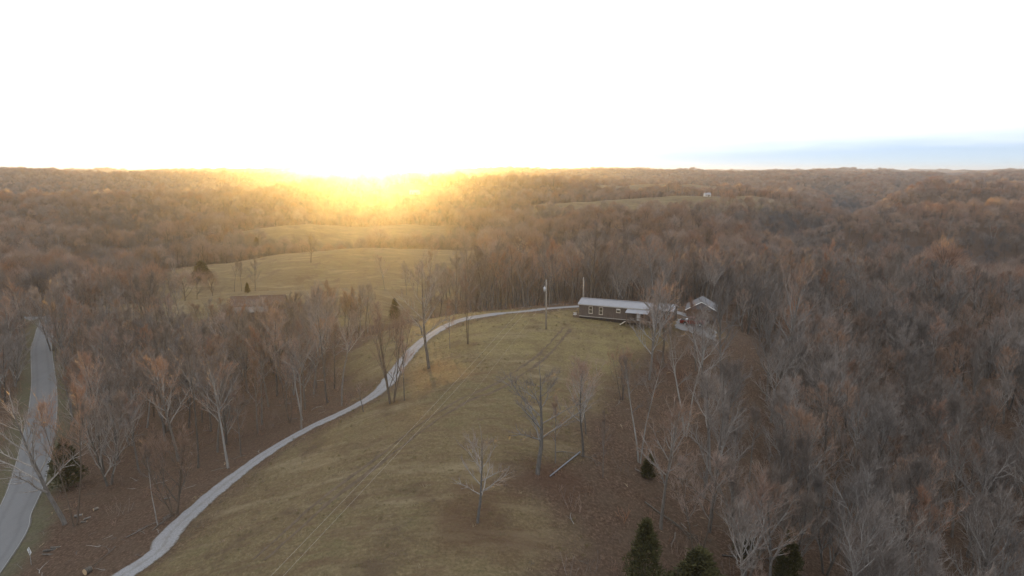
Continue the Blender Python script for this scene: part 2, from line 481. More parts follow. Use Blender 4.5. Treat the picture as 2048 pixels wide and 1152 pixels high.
def m_asphalt():
    t = NT('asphalt', 0.8, 0.35)
    v = t.coord(); f = t.noise(v, 12.0, 5, 0.8); b = t.noise(t.coord((0.6, 0.25, 1), rot=(0, 0, math.radians(-25))), 0.5, 4, 0.6)
    c = t.ramp(f, [(0.3, (0.115, 0.117, 0.12)), (0.7, (0.19, 0.193, 0.196))])
    c = t.mix(t.ramp(b, [(0.45, (0, 0, 0)), (0.7, (0.45, 0.45, 0.45))]), c, (0.12, 0.12, 0.122))
    ac = t.math('ABSOLUTE', t.n('ShaderNodeAttribute', attribute_name='across').outputs['Fac'])
    e = t.math('ADD', ac, t.math('MULTIPLY_ADD', t.noise(v, 0.9, 4, 0.7), 0.3, -0.15))
    c = t.mix(t.ramp(e, [(0.30, (0, 0, 0)), (0.48, (.4, .4, .4)), (0.66, (0, 0, 0))]), c, (0.095, 0.096, 0.098))
    c = t.mix(t.ramp(e, [(0.9, (0, 0, 0)), (1.06, (.85, .85, .85))]), c, (0.10, 0.085, 0.06))
    t.col(c); t.bump(f, 0.3, 0.01)
    return t.m
M['asphalt'] = m_asphalt()
M['road_paint'] = m_plain('road_paint', (0.30, 0.30, 0.29), 0.7, 0.3, 0, 0.3, 6)
M['dirt'] = m_plain('dirt', (0.125, 0.095, 0.066), 0.95, 0.1, 0, 0.4, 1.2, 0.6)

def m_bark(name, c0, c1, var=0.35, scale=2.0):
    t = NT(name, 0.55 if 'twig' in name or 'far' in name else 0.8, 0.32 if 'twig' in name or 'far' in name else 0.2)
    v = t.coord((1, 1, 0.25))
    f = t.noise(v, scale * 3, 5, 0.7)
    c = t.ramp(f, [(0.3, c0), (0.7, c1)])
    oi = t.n('ShaderNodeObjectInfo')
    br = t.math('MULTIPLY_ADD', oi.outputs['Random'], var * 2, 1 - var)
    hs = t.n('ShaderNodeHueSaturation'); t.l(c, hs.inputs['Color']); t.l(br, hs.inputs['Value'])
    sat = t.math('MULTIPLY_ADD', t.math('FRACT', t.math('MULTIPLY', oi.outputs['Random'], 7.31)), 0.45, 0.72)
    t.l(sat, hs.inputs['Saturation'])
    t.col(hs.outputs[0])
    return t.m
M['bark'] = m_bark('bark', (0.085, 0.075, 0.064), (0.19, 0.172, 0.150))
M['bark_pale'] = m_bark('bark_pale', (0.17, 0.16, 0.142), (0.36, 0.345, 0.318), 0.15, 1.0)
M['limb'] = m_bark('limb', (0.17, 0.155, 0.138), (0.33, 0.31, 0.285), 0.3)
M['bark_dark'] = m_bark('bark_dark', (0.07, 0.055, 0.042), (0.14, 0.112, 0.088))
M['twig'] = m_bark('twig', (0.20, 0.130, 0.092), (0.31, 0.212, 0.155), 0.36)
M['twig_grey'] = m_bark('twig_grey', (0.150, 0.122, 0.103), (0.245, 0.205, 0.175), 0.3)
M['twig_red'] = m_bark('twig_red', (0.23, 0.128, 0.082), (0.35, 0.205, 0.135), 0.22)
M['twig_tan'] = m_bark('twig_tan', (0.25, 0.172, 0.124), (0.37, 0.265, 0.195), 0.2)
M['twig_dark'] = m_bark('twig_dark', (0.068, 0.065, 0.065), (0.125, 0.119, 0.118), 0.25)  # dark tone painted in for shade in hollows; also used for weeds
M['far_wood'] = m_bark('far_wood', (0.18, 0.12, 0.088), (0.29, 0.20, 0.15), 0.3)
def m_leaf(name, c0, c1):
    t = NT(name, 0.85, 0.2)
    f = t.noise(t.coord(), 2.0, 3)
    oi = t.n('ShaderNodeObjectInfo')
    c = t.ramp(f, [(0.3, c0), (0.7, c1)])
    t.col(c)
    return t.m
M['cedar'] = m_leaf('cedar', (0.036, 0.037, 0.015), (0.088, 0.082, 0.033))
M['dry_leaf'] = m_leaf('dry_leaf', (0.5, 0.33, 0.19), (0.72, 0.52, 0.34))
M['grass_blade'] = m_leaf('grass_blade', (0.12, 0.10, 0.05), (0.30, 0.245, 0.135))
M['grass_green'] = m_leaf('grass_green', (0.09, 0.105, 0.04), (0.19, 0.19, 0.08))

# ---------------------------------------------------------------- ground sheet
def axis_lines(fine0, fine1, step, lo, hi, grow=1.06, cap=90.0):
    a = list(np.arange(fine0, fine1 + 1e-6, step))
    s = step; x = a[-1]
    while x < hi:
        s = min(s * grow, cap); x += s; a.append(x)
    s = step; x = a[0]; b = []
    while x > lo:
        s = min(s * grow, cap); x -= s; b.append(x)
    return np.array(b[::-1] + a)
GXL = axis_lines(-150, 130, 1.6, -6800, 6800)
GYL = axis_lines(20, 300, 1.6, -300, 9000, 1.045)
GX, GY = np.meshgrid(GXL, GYL)
GZ = height(GX, GY)
# far country: the woods there are a rough canopy surface, not single trees
_r = np.hypot(GX, GY)
_far = smooth(4300, 5200, _r)
GZ = GZ + _far * (6 + 9 * fbm(GX / 60, GY / 60, 3))
def gz(x, y):
    x = np.atleast_1d(np.asarray(x, float)); y = np.atleast_1d(np.asarray(y, float))
    i = np.clip(np.searchsorted(GXL, x) - 1, 0, len(GXL) - 2); j = np.clip(np.searchsorted(GYL, y) - 1, 0, len(GYL) - 2)
    fx = (x - GXL[i]) / (GXL[i + 1] - GXL[i]); fy = (y - GYL[j]) / (GYL[j + 1] - GYL[j])
    return (GZ[j, i] * (1 - fx) + GZ[j, i + 1] * fx) * (1 - fy) + (GZ[j + 1, i] * (1 - fx) + GZ[j + 1, i + 1] * fx) * fy
def gz1(x, y): return float(gz([x], [y])[0])

def build_ground():
    ny, nx = GX.shape
    co = np.stack([GX, GY, GZ], -1).reshape(-1, 3)
    me = bpy.data.meshes.new('ground')
    idx = np.arange(nx * ny).reshape(ny, nx)
    q = np.stack([idx[:-1, :-1], idx[:-1, 1:], idx[1:, 1:], idx[1:, :-1]], -1).reshape(-1, 4)
    me.vertices.add(len(co)); me.vertices.foreach_set('co', co.ravel())
    me.loops.add(q.size); me.loops.foreach_set('vertex_index', q.ravel())
    me.polygons.add(len(q)); me.polygons.foreach_set('loop_start', np.arange(0, q.size, 4)); me.polygons.foreach_set('loop_total', np.full(len(q), 4))
    me.polygons.foreach_set('use_smooth', np.ones(len(q), bool))
    me.update(calc_edges=True)
    x, y = co[:, 0], co[:, 1]
    ga = me.attributes.new('grass', 'FLOAT', 'POINT'); ga.data.foreach_set('value', grass_mask(x, y).astype(np.float32))
    va = me.attributes.new('verge', 'FLOAT', 'POINT'); va.data.foreach_set('value', verge_mask(x, y).astype(np.float32))
    lit = np.zeros(len(x))
    for (u, v, r) in [(962, 1050, 7.5), (1085, 955, 6.0), (860, 740, 5.0), (1330, 738, 6.0), (935, 690, 4.0), (785, 808, 4.0)]:
        p = drop(u, v)
        d = np.hypot(x - p[0], (y - p[1]) * 1.15) + (fbm(x / 3.5, y / 3.5, 4) - 0.5) * r * 1.9
        lit = np.maximum(lit, (1 - smooth(r * 0.2, r * 1.1, d)) * 0.55)
    lw = (1 - smooth(14, 34, np.hypot((x - 4) * .75, y - 141) + (fbm(x / 8, y / 8, 4) - .5) * 22))  # mask for the painted sunlit tone of the grass on the crest
    lb = me.attributes.new('lawn', 'FLOAT', 'POINT'); lb.data.foreach_set('value', lw.astype(np.float32))
    la = me.attributes.new('litter', 'FLOAT', 'POINT'); la.data.foreach_set('value', lit.astype(np.float32))
    me.materials.append(M['ground'])
    o = link('ground', me); tag(o, kind='structure')
    return o
build_ground()

def strip(name, line, half, lift, mat, cols=5, wob=0.0, kind='structure', seed=1, camber=0.0):
    rr = np.random.default_rng(seed)
    P = np.array(line)[:, :2]
    # resample to about 1.2 m
    s = np.concatenate([[0], np.cumsum(np.hypot(*np.diff(P, axis=0).T))])
    t = np.arange(0, s[-1], 1.2)
    P = np.stack([np.interp(t, s, P[:, 0]), np.interp(t, s, P[:, 1])], 1)
    T = np.gradient(P, axis=0); T /= np.linalg.norm(T, axis=1)[:, None]
    N = np.stack([-T[:, 1], T[:, 0]], 1)
    mb = MB(); n = len(P)
    offs = np.linspace(-1, 1, cols)
    wl = half + wob * (rr.random(n) - 0.5) + wob * (fbm(t / 6, t * 0, 3) - 0.5) * 2; wr = half + wob * (rr.random(n) - 0.5) + wob * (fbm(t / 6 + 50, t * 0, 3) - 0.5) * 2
    for i in range(n):
        for o in offs:
            w = wr[i] if o > 0 else wl[i]
            x, y = P[i] + N[i] * o * w
            z = gz1(x, y) + lift * (1.0 if abs(o) < 0.99 else 0.35) + camber * (1 - o * o)
            mb.v.append((x, y, z))
    for i in range(n - 1):
        for c in range(cols - 1):
            a = i * cols + c
            mb.f.append((a, a + 1, a + cols + 1, a + cols)); mb.m.append(0)
    o = mb.build(name, mat, None, True)
    at = o.data.attributes.new('across', 'FLOAT', 'POINT'); at.data.foreach_set('value', np.tile(offs, n).astype(np.float32))
    tag(o, kind=kind)
    return o, P, N
strip('gravel_path', DRIVE, 1.85, 0.10, M['gravel'], 13, 0.3)
_, RP, RN = strip('road', ROAD, 2.9, 0.12, M['asphalt'], 9, 0.12, camber=0.05)
# worn edge lines of the paved road
for side in (-1, 1):
    mb = MB()
    for i in range(len(RP)):
        for k in (0, 1):
            x, y = RP[i] + RN[i] * side * (2.66 + 0.09 * k)
            u = abs(side * (2.66 + 0.09 * k)) / 2.9
            mb.v.append((x, y, gz1(x, y) + 0.12 + 0.05 * (1 - u * u) + 0.012))
    for i in range(len(RP) - 1):
        a = 2 * i; mb.f.append((a, a + 1, a + 3, a + 2)); mb.m.append(0)
    tag(mb.build('road_marking', M['road_paint']), kind='structure')
# two wheel ruts across the meadow
def rut(off, half, name):
    P = np.array(TRACK); T = np.gradient(P, axis=0); T /= np.linalg.norm(T, axis=1)[:, None]
    L = P + np.stack([-T[:, 1], T[:, 0]], 1) * off
    return strip(name, [tuple(p) for p in L], half, 0.045, M['dirt'], 3, 0.35, seed=int(off * 10) + 40)
rut(-0.85, 0.24, 'dirt_path'); rut(0.85, 0.2, 'dirt_path')

# ---------------------------------------------------------------- trees
def vrot(d, ang, az):
    d = d.normalized()
    ref = Vector((0, 0, 1)) if abs(d.z) < 0.9 else Vector((1, 0, 0))
    a = d.cross(ref).normalized(); b = d.cross(a)
    return (d * math.cos(ang) + (a * math.cos(az) + b * math.sin(az)) * math.sin(ang)).normalized()

def gen_tree(seed, H=16.0, crown0=0.45, spread=4.2, r0=0.2, limbs=14, sub=8, twigs=6, twl=2, twr=0.0105, elev=(35, 65), forks=1, lean=0.04, leaf=0, top=0.93, fine=True, tw_len=1.0):
    R = random.Random(seed)
    T, C = MB(), MB()
    def grow(mb, p, d, L, n, r_a, r_b, wob, up, sides, mi=0):
        pts = [Vector(p)]; d = Vector(d)
        for i in range(n):
            d = (d + Vector((R.gauss(0, wob), R.gauss(0, wob), R.gauss(0, wob) + up))).normalized()
            pts.append(pts[-1] + d * (L / n))
        rad = [r_a + (r_b - r_a) * (i / n) for i in range(n + 1)]
        mb.tube(pts, rad, sides, mi, caps=False)
        return pts
    def twig_cluster(p, d, scale):
        for _ in range(twl):
            dd = vrot(d, R.uniform(0.2, 0.85), R.uniform(0, 6.283)); dd.z += 0.28; dd.normalize()
            L = R.uniform(0.5, 1.1) * scale * tw_len
            C.spike(p, p + dd * L, twr * R.uniform(0.8, 1.3), 1)
    def branch(p, d, L, r):
        pts = grow(C, p, d, L, 3, r, r * 0.35, 0.12, 0.07, 3, 3 if r > 0.02 else 1)
        if leaf and R.random() < 0.9:
            for _ in range(leaf):
                k = R.choice(pts[1:]); q = k + Vector((R.gauss(0, .45), R.gauss(0, .45), R.gauss(0, .4)))
                a = Vector((R.gauss(0, 1), R.gauss(0, 1), R.gauss(0, .5))).normalized(); b = a.cross(Vector((R.gauss(0, 1), R.gauss(0, 1), R.gauss(0, 1)))).normalized()
                s = R.uniform(.07, .15)
                C.poly([q - a * s, q + b * s * .6, q + a * s, q - b * s * .6], 2)
        for i in range(twigs):
            t = R.uniform(0.15, 1.0) * 3
            k = min(2, int(t)); q = pts[k].lerp(pts[k + 1], t - k)
            dd = vrot(pts[k + 1] - pts[k], R.uniform(0.35, 0.9), R.uniform(0, 6.283)); dd.z += 0.25; dd.normalize()
            LL = R.uniform(0.45, 0.95) * tw_len * min(1.3, 0.5 + L * 0.35)
            e = q + dd * LL
            C.spike(q, e, twr * 1.7, 1)
            if fine:
                twig_cluster(q + dd * LL * R.uniform(0.3, 0.8), dd, 0.75)
        if fine: twig_cluster(pts[-1], pts[-1] - pts[-2], 0.9)
    def stem(base, d0, L, r, c0):
        n = 10
        pts = grow(T, base, d0, L * top, n, r, r * 0.18, 0.035, 0.012, 8)
        tr = lambda t: r + (r * 0.18 - r) * t
        az = R.uniform(0, 6.28)
        for i in range(limbs):
            t = c0 + (0.985 - c0) * ((i + R.random() * 0.8) / limbs)
            k = min(n - 1, int(t * n)); q = pts[k].lerp(pts[k + 1], t * n - k)
            az += 2.4 + R.uniform(-.5, .5)
            u = (t - c0) / (1 - c0)
            prof = (0.55 + 0.75 * math.sin(min(1, u * 1.15 + 0.12) * math.pi)**0.8) * (1.0 - 0.35 * u)
            LL = spread * prof * R.uniform(0.7, 1.2)
            el = math.radians(R.uniform(*elev) + 18 * u)
            d = Vector((math.cos(az) * math.cos(el), math.sin(az) * math.cos(el), math.sin(el)))
            rr = min(tr(t) * 0.65, 0.022 + 0.018 * LL)
            lp = grow(C, q, d, LL, 5, rr, rr * 0.28, 0.09, 0.05, 5 if rr > 0.05 else 4, 3)
            for j in range(sub):
                tt = (0.22 + 0.78 * (j + R.random()) / sub) * 5
                kk = min(4, int(tt)); qq = lp[kk].lerp(lp[kk + 1], tt - kk)
                dd = vrot(lp[kk + 1] - lp[kk], R.uniform(0.4, 0.95), R.uniform(0, 6.283)); dd.z += 0.2; dd.normalize()
                branch(qq, dd, LL * R.uniform(0.25, 0.48) * (1.15 - 0.1 * tt), max(0.021, rr * 0.5))
            branch(lp[-1], lp[-1] - lp[-2], LL * 0.3, rr * 0.35)
        branch(pts[-1], pts[-1] - pts[-2], spread * 0.5, r * 0.2)
    if forks == 1:
        stem((0, 0, -0.5), Vector((R.gauss(0, lean), R.gauss(0, lean), 1)).normalized(), H + 0.5, r0, crown0)
    else:
        a0 = R.uniform(0, 6.28)
        for f in range(forks):
            a = a0 + 6.283 * f / forks + R.uniform(-.4, .4)
            s = R.uniform(0.10, 0.24)
            stem((0.12 * math.cos(a), 0.12 * math.sin(a), -0.5), Vector((math.cos(a) * s, math.sin(a) * s, 1)).normalized(), (H + 0.5) * R.uniform(0.82, 1.0), r0 * R.uniform(0.6, 0.9), crown0 * R.uniform(.8, 1.15))
    return T, C

PROTO = {}      # kind -> (H, trunk mesh, crown mesh, joined mesh)
def proto(kind, bark, twig, leafmat=None, **kw):
    T, C = gen_tree(**kw)
    mats = [M[bark], M[twig], M[leafmat or 'dry_leaf'], M['limb' if bark != 'bark_dark' else 'bark']]
    tm = T.mesh('trunk', [M[bark]], True); cm = C.mesh('crown', mats)
    J = MB(); J.v = T.v + C.v; o = len(T.v)
    J.f = T.f + [tuple(i + o for i in f) for f in C.f]; J.m = T.m + C.m
    PROTO[kind] = (kw.get('H', 16.0), tm, cm, J.mesh('tree', mats))
# tall woodland trees
proto('wood_a', 'bark', 'twig', seed=1, H=17, crown0=0.48, spread=4.3, r0=0.21)
proto('wood_b', 'bark', 'twig_grey', seed=2, H=18, crown0=0.55, spread=3.8, r0=0.20, limbs=13)
proto('wood_c', 'bark', 'twig', seed=3, H=16, crown0=0.38, spread=4.8, r0=0.22, limbs=15, elev=(30, 58))
proto('wood_d', 'bark_dark', 'twig', seed=4, H=17, crown0=0.42, spread=4.2, r0=0.19, forks=2, limbs=9)
proto('wood_e', 'bark', 'twig_red', seed=5, H=16, crown0=0.40, spread=4.6, r0=0.20, limbs=15, elev=(40, 70))
proto('wood_f', 'bark', 'twig_grey', seed=6, H=15, crown0=0.30, spread=5.0, r0=0.22, limbs=14, sub=9)
proto('fan', 'bark', 'twig_grey', seed=7, H=14, crown0=0.16, spread=5.2, r0=0.2, limbs=16, sub=9, elev=(48, 72), forks=2)
proto('pale', 'bark_pale', 'twig_grey', seed=8, H=18, crown0=0.50, spread=3.6, r0=0.21, limbs=11, sub=6)
proto('pale_twin', 'bark_pale', 'twig_grey', seed=9, H=18, crown0=0.52, spread=3.4, r0=0.24, limbs=8, sub=6, forks=2)
proto('open', 'bark', 'twig_grey', seed=10, H=11, crown0=0.30, spread=4.2, r0=0.2, limbs=14, sub=7, twigs=4, twl=1, elev=(20, 52))
proto('round', 'bark_dark', 'twig', seed=12, H=14, crown0=0.30, spread=5.4, r0=0.24, limbs=17, sub=10, elev=(35, 65))
proto('slim', 'bark', 'twig', seed=13, H=11, crown0=0.35, spread=1.9, r0=0.10, limbs=10, sub=5, twigs=5, twl=2)
proto('slim_pale', 'bark_pale', 'twig_grey', seed=14, H=14, crown0=0.55, spread=2.0, r0=0.12, limbs=8, sub=5, twigs=5, twl=2)
proto('multi', 'bark_dark', 'twig', seed=15, H=9, crown0=0.25, spread=3.0, r0=0.11, limbs=7, sub=4, twigs=4, forks=4, elev=(45, 72))
proto('beech', 'bark_pale', 'twig', 'dry_leaf', seed=16, H=13, crown0=0.25, spread=3.6, r0=0.16, limbs=12, sub=6, leaf=5)
proto('snag', 'bark_dark', 'twig', seed=17, H=7, crown0=0.6, spread=1.2, r0=0.15, limbs=3, sub=2, twigs=2, twl=1)
# middle distance and far woods: rounded crowns
def gen_dome(seed, H, a, crown0, n, twr, tl, r0=0.16):
    R = random.Random(seed); T, C = MB(), MB()
    b = H * (1 - crown0) / 2; zc = H - b
    T.tube([(0, 0, -0.5), (R.gauss(0, .2), R.gauss(0, .2), H * .4), (R.gauss(0, .4), R.gauss(0, .4), H * .8)], [r0, r0 * .8, r0 * .3], 6, 0, False)
    ph = [R.uniform(0, 6.28) for _ in range(6)]
    def env(az, ct):
        st = math.sqrt(max(0, 1 - ct * ct))
        l = 1 + .16 * math.sin(3 * az + ph[0] + ct * 2) + .12 * math.sin(5 * az + ph[1] - ct * 4) + .10 * math.sin(7 * ct + ph[2] + 2 * az)
        return Vector((a * st * math.cos(az) * l, a * st * math.sin(az) * l, b * ct * l))
    lim = []
    for i in range(16):
        az = i * 2.4 + R.uniform(-.4, .4); ct = R.uniform(-.25, .95)
        e = env(az, ct) * R.uniform(.72, .95) + Vector((0, 0, zc))
        z0 = max(H * crown0 * .8, e.z - a * R.uniform(.7, 1.3)); z0 = min(z0, H * .75)
        p = Vector((0, 0, z0)); m = p.lerp(e, .5) + Vector((R.gauss(0, .25), R.gauss(0, .25), R.uniform(-.5, .1)))
        C.tube([p, m, e], [.075, .05, .02], 3, 0, False); lim.append((p, m, e))
    for i in range(n):
        az = R.uniform(0, 6.283); ct = 1 - 1.55 * R.random()**1.15
        o = env(az, ct); k = R.uniform(.55, 1.0)
        q = o * k + Vector((0, 0, zc))
        d = (o.normalized() * .8 + Vector((R.gauss(0, .35), R.gauss(0, .35), .55 + R.gauss(0, .25)))).normalized()
        C.spike(q - d * tl * .4, q + d * tl * R.uniform(.4, .8), twr * R.uniform(.7, 1.3), 1)
    return T, C
def proto_dome(kind, bark, twig, **kw):
    T, C = gen_dome(**kw)
    J = MB(); J.v = T.v + C.v; o = len(T.v); J.f = T.f + [tuple(i + o for i in f) for f in C.f]; J.m = T.m + C.m
    PROTO[kind] = (kw['H'], None, None, J.mesh('tree', [M[bark], M[twig]]))
MIDS = [('twig', 'bark_dark'), ('twig_grey', 'bark'), ('twig_red', 'bark_dark'), ('twig_tan', 'bark'), ('twig', 'bark'), ('twig_grey', 'bark_dark')]
for i, (tw, bk) in enumerate(MIDS):
    proto_dome('mid_%d' % i, bk, tw, seed=30 + i, H=14.5 + i % 3, a=4.6 + .5 * (i % 3), crown0=.24 + .05 * (i % 4), n=1500, twr=.026, tl=1.5)
proto_dome('mid_6', 'bark_pale', 'twig_grey', seed=39, H=16, a=3.6, crown0=.4, n=500, twr=.022, tl=1.4, r0=.2)
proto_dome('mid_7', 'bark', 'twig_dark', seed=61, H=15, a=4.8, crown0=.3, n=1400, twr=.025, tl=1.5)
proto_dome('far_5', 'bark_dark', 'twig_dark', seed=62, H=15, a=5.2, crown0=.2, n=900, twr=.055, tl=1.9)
for i, tw in enumerate(['far_wood', 'twig', 'twig_grey', 'twig_tan', 'twig_red']):
    proto_dome('far_%d' % i, 'bark_dark', tw, seed=50 + i, H=14 + i % 3, a=5.0 + .6 * (i % 3), crown0=.15 + .04 * i, n=950, twr=.055, tl=1.9)

def gen_cedar(seed, H, rad):
    R = random.Random(seed)
    T, C = MB(), MB()
    T.tube([(0, 0, -0.4), (0.03, 0.02, H * .5), (0, 0, H * .95)], [0.13, 0.08, 0.015], 7)
    N = 900
    for i in range(N):
        t = R.random()**0.8
        z = 0.25 + t * (H - 0.3)
        a = R.uniform(0, 6.283)
        lobes = 1 + 0.22 * math.sin(3 * a + z * 1.7 + seed) + 0.13 * math.sin(7 * a - z * 2.3)
        prof = rad * ((1 - t)**0.75 * (0.75 + 0.25 * min(1, t * 6))) * lobes
        r = prof * (R.random()**0.45)
        p = Vector((r * math.cos(a), r * math.sin(a), z + R.gauss(0, .12)))
        out = Vector((math.cos(a), math.sin(a), R.uniform(0.2, 1.5))).normalized()
        for k in range(7):
            d = (out + Vector((R.gauss(0, .55), R.gauss(0, .55), R.gauss(0, .45)))).normalized()
            w = d.cross(Vector((R.gauss(0, 1), R.gauss(0, 1), R.gauss(0, 1)))).normalized()
            L = R.uniform(.18, .42); s = L * R.uniform(.12, .22)
            q = p + Vector((R.gauss(0, .12), R.gauss(0, .12), R.gauss(0, .12)))
            C.poly([q - w * s, q + d * L * .6 - w * s * .8, q + d * L, q + w * s])
    J = MB(); J.v = T.v + C.v; o = len(T.v); J.f = T.f + [tuple(i + o for i in f) for f in C.f]; J.m = [1] * len(T.f) + [0] * len(C.f)
    return T.mesh('trunk', M['bark_dark'], True), C.mesh('crown', M['cedar']), J.mesh('cedar', [M['cedar'], M['bark_dark']])
for i, (h, r) in enumerate([(6.5, 1.9), (7.5, 2.3), (4.5, 1.7)]):
    t_, c_, j_ = gen_cedar(60 + i, h, r)
    PROTO['cedar_%d' % i] = (h, t_, c_, j_)

PLACED = []        # (x, y) of every single tree
def plant(name, kind, x, y, H, label, group=None, cat='tree', rz=None, lean=(0, 0), wide=1.0, sink=0.0):
    H0, tm, cm, _ = PROTO[kind]
    s = H / H0
    e = empty(name, (x, y, gz1(x, y) - sink), random.uniform(0, 6.28) if rz is None else rz)
    e.rotation_euler = (lean[0], lean[1], e.rotation_euler[2])
    e.scale = (s * wide, s * wide, s)
    tag(e, label, cat, group)
    link('trunk', tm, e); link('crown', cm, e)
    PLACED.append((x, y))
    return e
def at_px(u, v, vtop):
    x, y, z = drop(u, v)
    lo, hi = 0.5, 60.0
    for _ in range(40):
        m = (lo + hi) / 2
        if project(x, y, z + m)[1] > vtop: lo = m
        else: hi = m
    return x, y, lo
KNOWN = [
    # pixel of the foot, top row, kind, name, label
    (955, 1045, 872, 'open', 'bare_tree', 'lone slender bare tree low on the meadow with brown leaves round its foot', 1.0),
    (1075, 948, 745, 'open', 'bare_tree', 'spreading bare tree forking low, beside the pale fallen pole', 1.3),
    (1111, 926, 790, 'slim', 'bare_tree', 'thin short bare tree just above the pale fallen pole', 1.0),
    (1279, 926, 690, 'pale_twin', 'bare_tree', 'pale twin-trunked bare tree behind a small cedar on the slope', 0.8),
    (1371, 873, 630, 'pale_twin', 'bare_tree', 'pale double-trunked tall tree between the twin-trunked tree and a slender white one', 0.8),
    (1421, 948, 735, 'slim_pale', 'bare_tree', 'slender white-barked tree with a small crown on the brown slope', 1.0),
    (1325, 735, 572, 'round', 'bare_tree', 'broad dark round-crowned bare tree standing in front of the brown house', 1.0),
    (1303, 722, 600, 'slim', 'bare_tree', 'thin dark bare tree close beside the broad round-crowned one', 1.2),
    (1560, 765, 480, 'wood_c', 'bare_tree', 'big grey bare tree with a thick leaning trunk at the top of the right-hand woods', 0.85),
    (1572, 1088, 838, 'fan', 'bare_tree', 'bushy grey bare tree with upswept pinkish twigs above the dark cedar', 0.8),
    (1206, 955, 820, 'slim', 'bare_tree', 'very thin sapling tree between the fallen pole and the twin-trunked tree', 0.7),
    (1244, 800, 690, 'multi', 'bare_tree', 'small dark many-stemmed tree on the edge of the meadow below the house', 0.9),
    (1172, 868, 715, 'wood_c', 'bare_tree', 'thin brown tree on the meadow edge left of the many-stemmed tree', 0.8),
    (727, 824, 772, 'snag', 'bare_tree', 'short dark leaning dead stem at the edge of the gravel drive', 1.0),
    (784, 806, 600, 'multi', 'bare_tree', 'slim clump of upright stems where the gravel drive bends', 0.8),
    (809, 801, 655, 'slim', 'bare_tree', 'single thin dark tree just past the stem clump at the drive bend', 0.8),
    (858, 736, 530, 'open', 'bare_tree', 'spreading bare tree with brown leaves at its foot beside the upper drive', 0.9),
    (900, 697, 600, 'slim', 'bare_tree', 'small upright bare tree between two larger trees along the upper drive', 1.0),
    (936, 688, 535, 'wood_d', 'bare_tree', 'two-stemmed bare tree highest up the drive near the power line', 0.8),
    (655, 806, 575, 'wood_b', 'bare_tree', 'tall bare tree with a pale straight trunk left of the drive bend', 0.8),
    (603, 860, 640, 'wood_a', 'bare_tree', 'bare tree with a leaning brown trunk close to the left edge of the drive', 0.8),
    (580, 845, 645, 'wood_d', 'bare_tree', 'dark double-stemmed tree left of the drive, beside a leaning brown trunk', 0.75),
    (457, 936, 690, 'pale', 'bare_tree', 'pale grey tree with a low forked crown on the bank left of the drive', 0.9),
    (396, 936, 625, 'wood_b', 'bare_tree', 'tallest straight grey tree on the bank left of the drive', 0.7),
    (315, 1050, 880, 'slim_pale', 'bare_tree', 'thin pale sapling leaning left on the bare brown bank', 0.8),
    (350, 1030, 850, 'multi', 'bare_tree', 'small pinkish-twigged tree on the brown bank beside a thin pale sapling', 1.0),
    (131, 1048, 790, 'open', 'bare_tree', 'bare tree leaning left over the paved road, with thick bare limbs', 1.0),
    (151, 1052, 740, 'wood_d', 'bare_tree', 'straight bare tree beside the tree that leans over the paved road', 0.7),
    (515, 866, 700, 'slim', 'bare_tree', 'thin grey tree between the pale forked tree and the double-stemmed tree', 1.0),
    (482, 912, 770, 'slim', 'bare_tree', 'small dark sapling tree close to the pale forked tree by the drive', 1.0),
    (208, 945, 700, 'wood_a', 'bare_tree', 'grey tree right of the dark cedar by the paved road', 0.8),
    (351, 592, 470, 'pale', 'bare_tree', 'white-trunked tree standing clear in front of the left-hand woods', 0.7),
    (622, 525, 470, 'round', 'bare_tree', 'small round-crowned tree alone on the far hill meadow', 0.9),
    (852, 612, 470, 'wood_c', 'bare_tree', 'tall spreading tree in the sun glow beyond the upper drive', 0.9),
    (1045, 560, 470, 'beech', 'leafy_tree', 'tree with pale tan dead leaves glinting in the woods behind the power pole', 1.0),
    (462, 680, 598, 'beech', 'leafy_tree', 'tree with orange-tan dead leaves in front of the old barn', 1.0),
    (258, 730, 640, 'beech', 'leafy_tree', 'tree with a few tan dead leaves in the woods right of the paved road', 1.0),
    (50, 540, 470, 'beech', 'leafy_tree', 'distant tree with tan dead leaves high in the left-hand woods', 0.9),
    (1442, 765, 575, 'wood_f', 'bare_tree', 'low-branching grey tree standing alone on the slope below the garage', 0.9),
    (1392, 742, 600, 'wood_e', 'bare_tree', 'reddish-twigged tree screening the red pickup from below', 0.8),
    (142, 768, 598, 'wood_c', 'bare_tree', 'wide brown tree whose crown hides the far end of the paved road', 0.8),
    (112, 722, 572, 'wood_f', 'bare_tree', 'low-branching tree at the far end of the paved road', 0.8),
    (104, 702, 556, 'fan', 'bare_tree', 'fan-shaped tree leaning over the vanishing end of the paved road', 0.9),
    (52, 700, 566, 'wood_c', 'bare_tree', 'wide brown tree left of the vanishing end of the paved road', 0.9),
    (28, 742, 590, 'wood_a', 'bare_tree', 'brown tree left of the far end of the paved road', 0.9),
    (1985, 490, 420, 'pale_twin', 'bare_tree', 'white forked tree standing out among the brown crowns at far right', 1.0),
    (1893, 485, 430, 'pale', 'bare_tree', 'white slender tree left of the white forked tree at far right', 1.0),
]
for (u, v, vt, kind, nm, lab, wide) in KNOWN:
    x, y, H = at_px(u, v, vt)
    ln = (0, 0)
    if 'leaning left over' in lab: ln = (0, -0.20)
    if 'dead stem' in lab: ln = (0.05, -0.45)
    if 'leaning left on' in lab: ln = (0, -0.12)
    if 'slender white-barked' in lab: ln = (0, 0.07)
    plant(nm, kind, x, y, min(H, 24), lab, lean=ln, wide=wide)
x, y, H = at_px(1466, 992, 835)
plant('bare_tree', 'slim_pale', x, y, H * 1.05, 'bare pale pole-like tree leaning far to the right above the bushy grey tree', lean=(0.1, 0.36), wide=0.8)
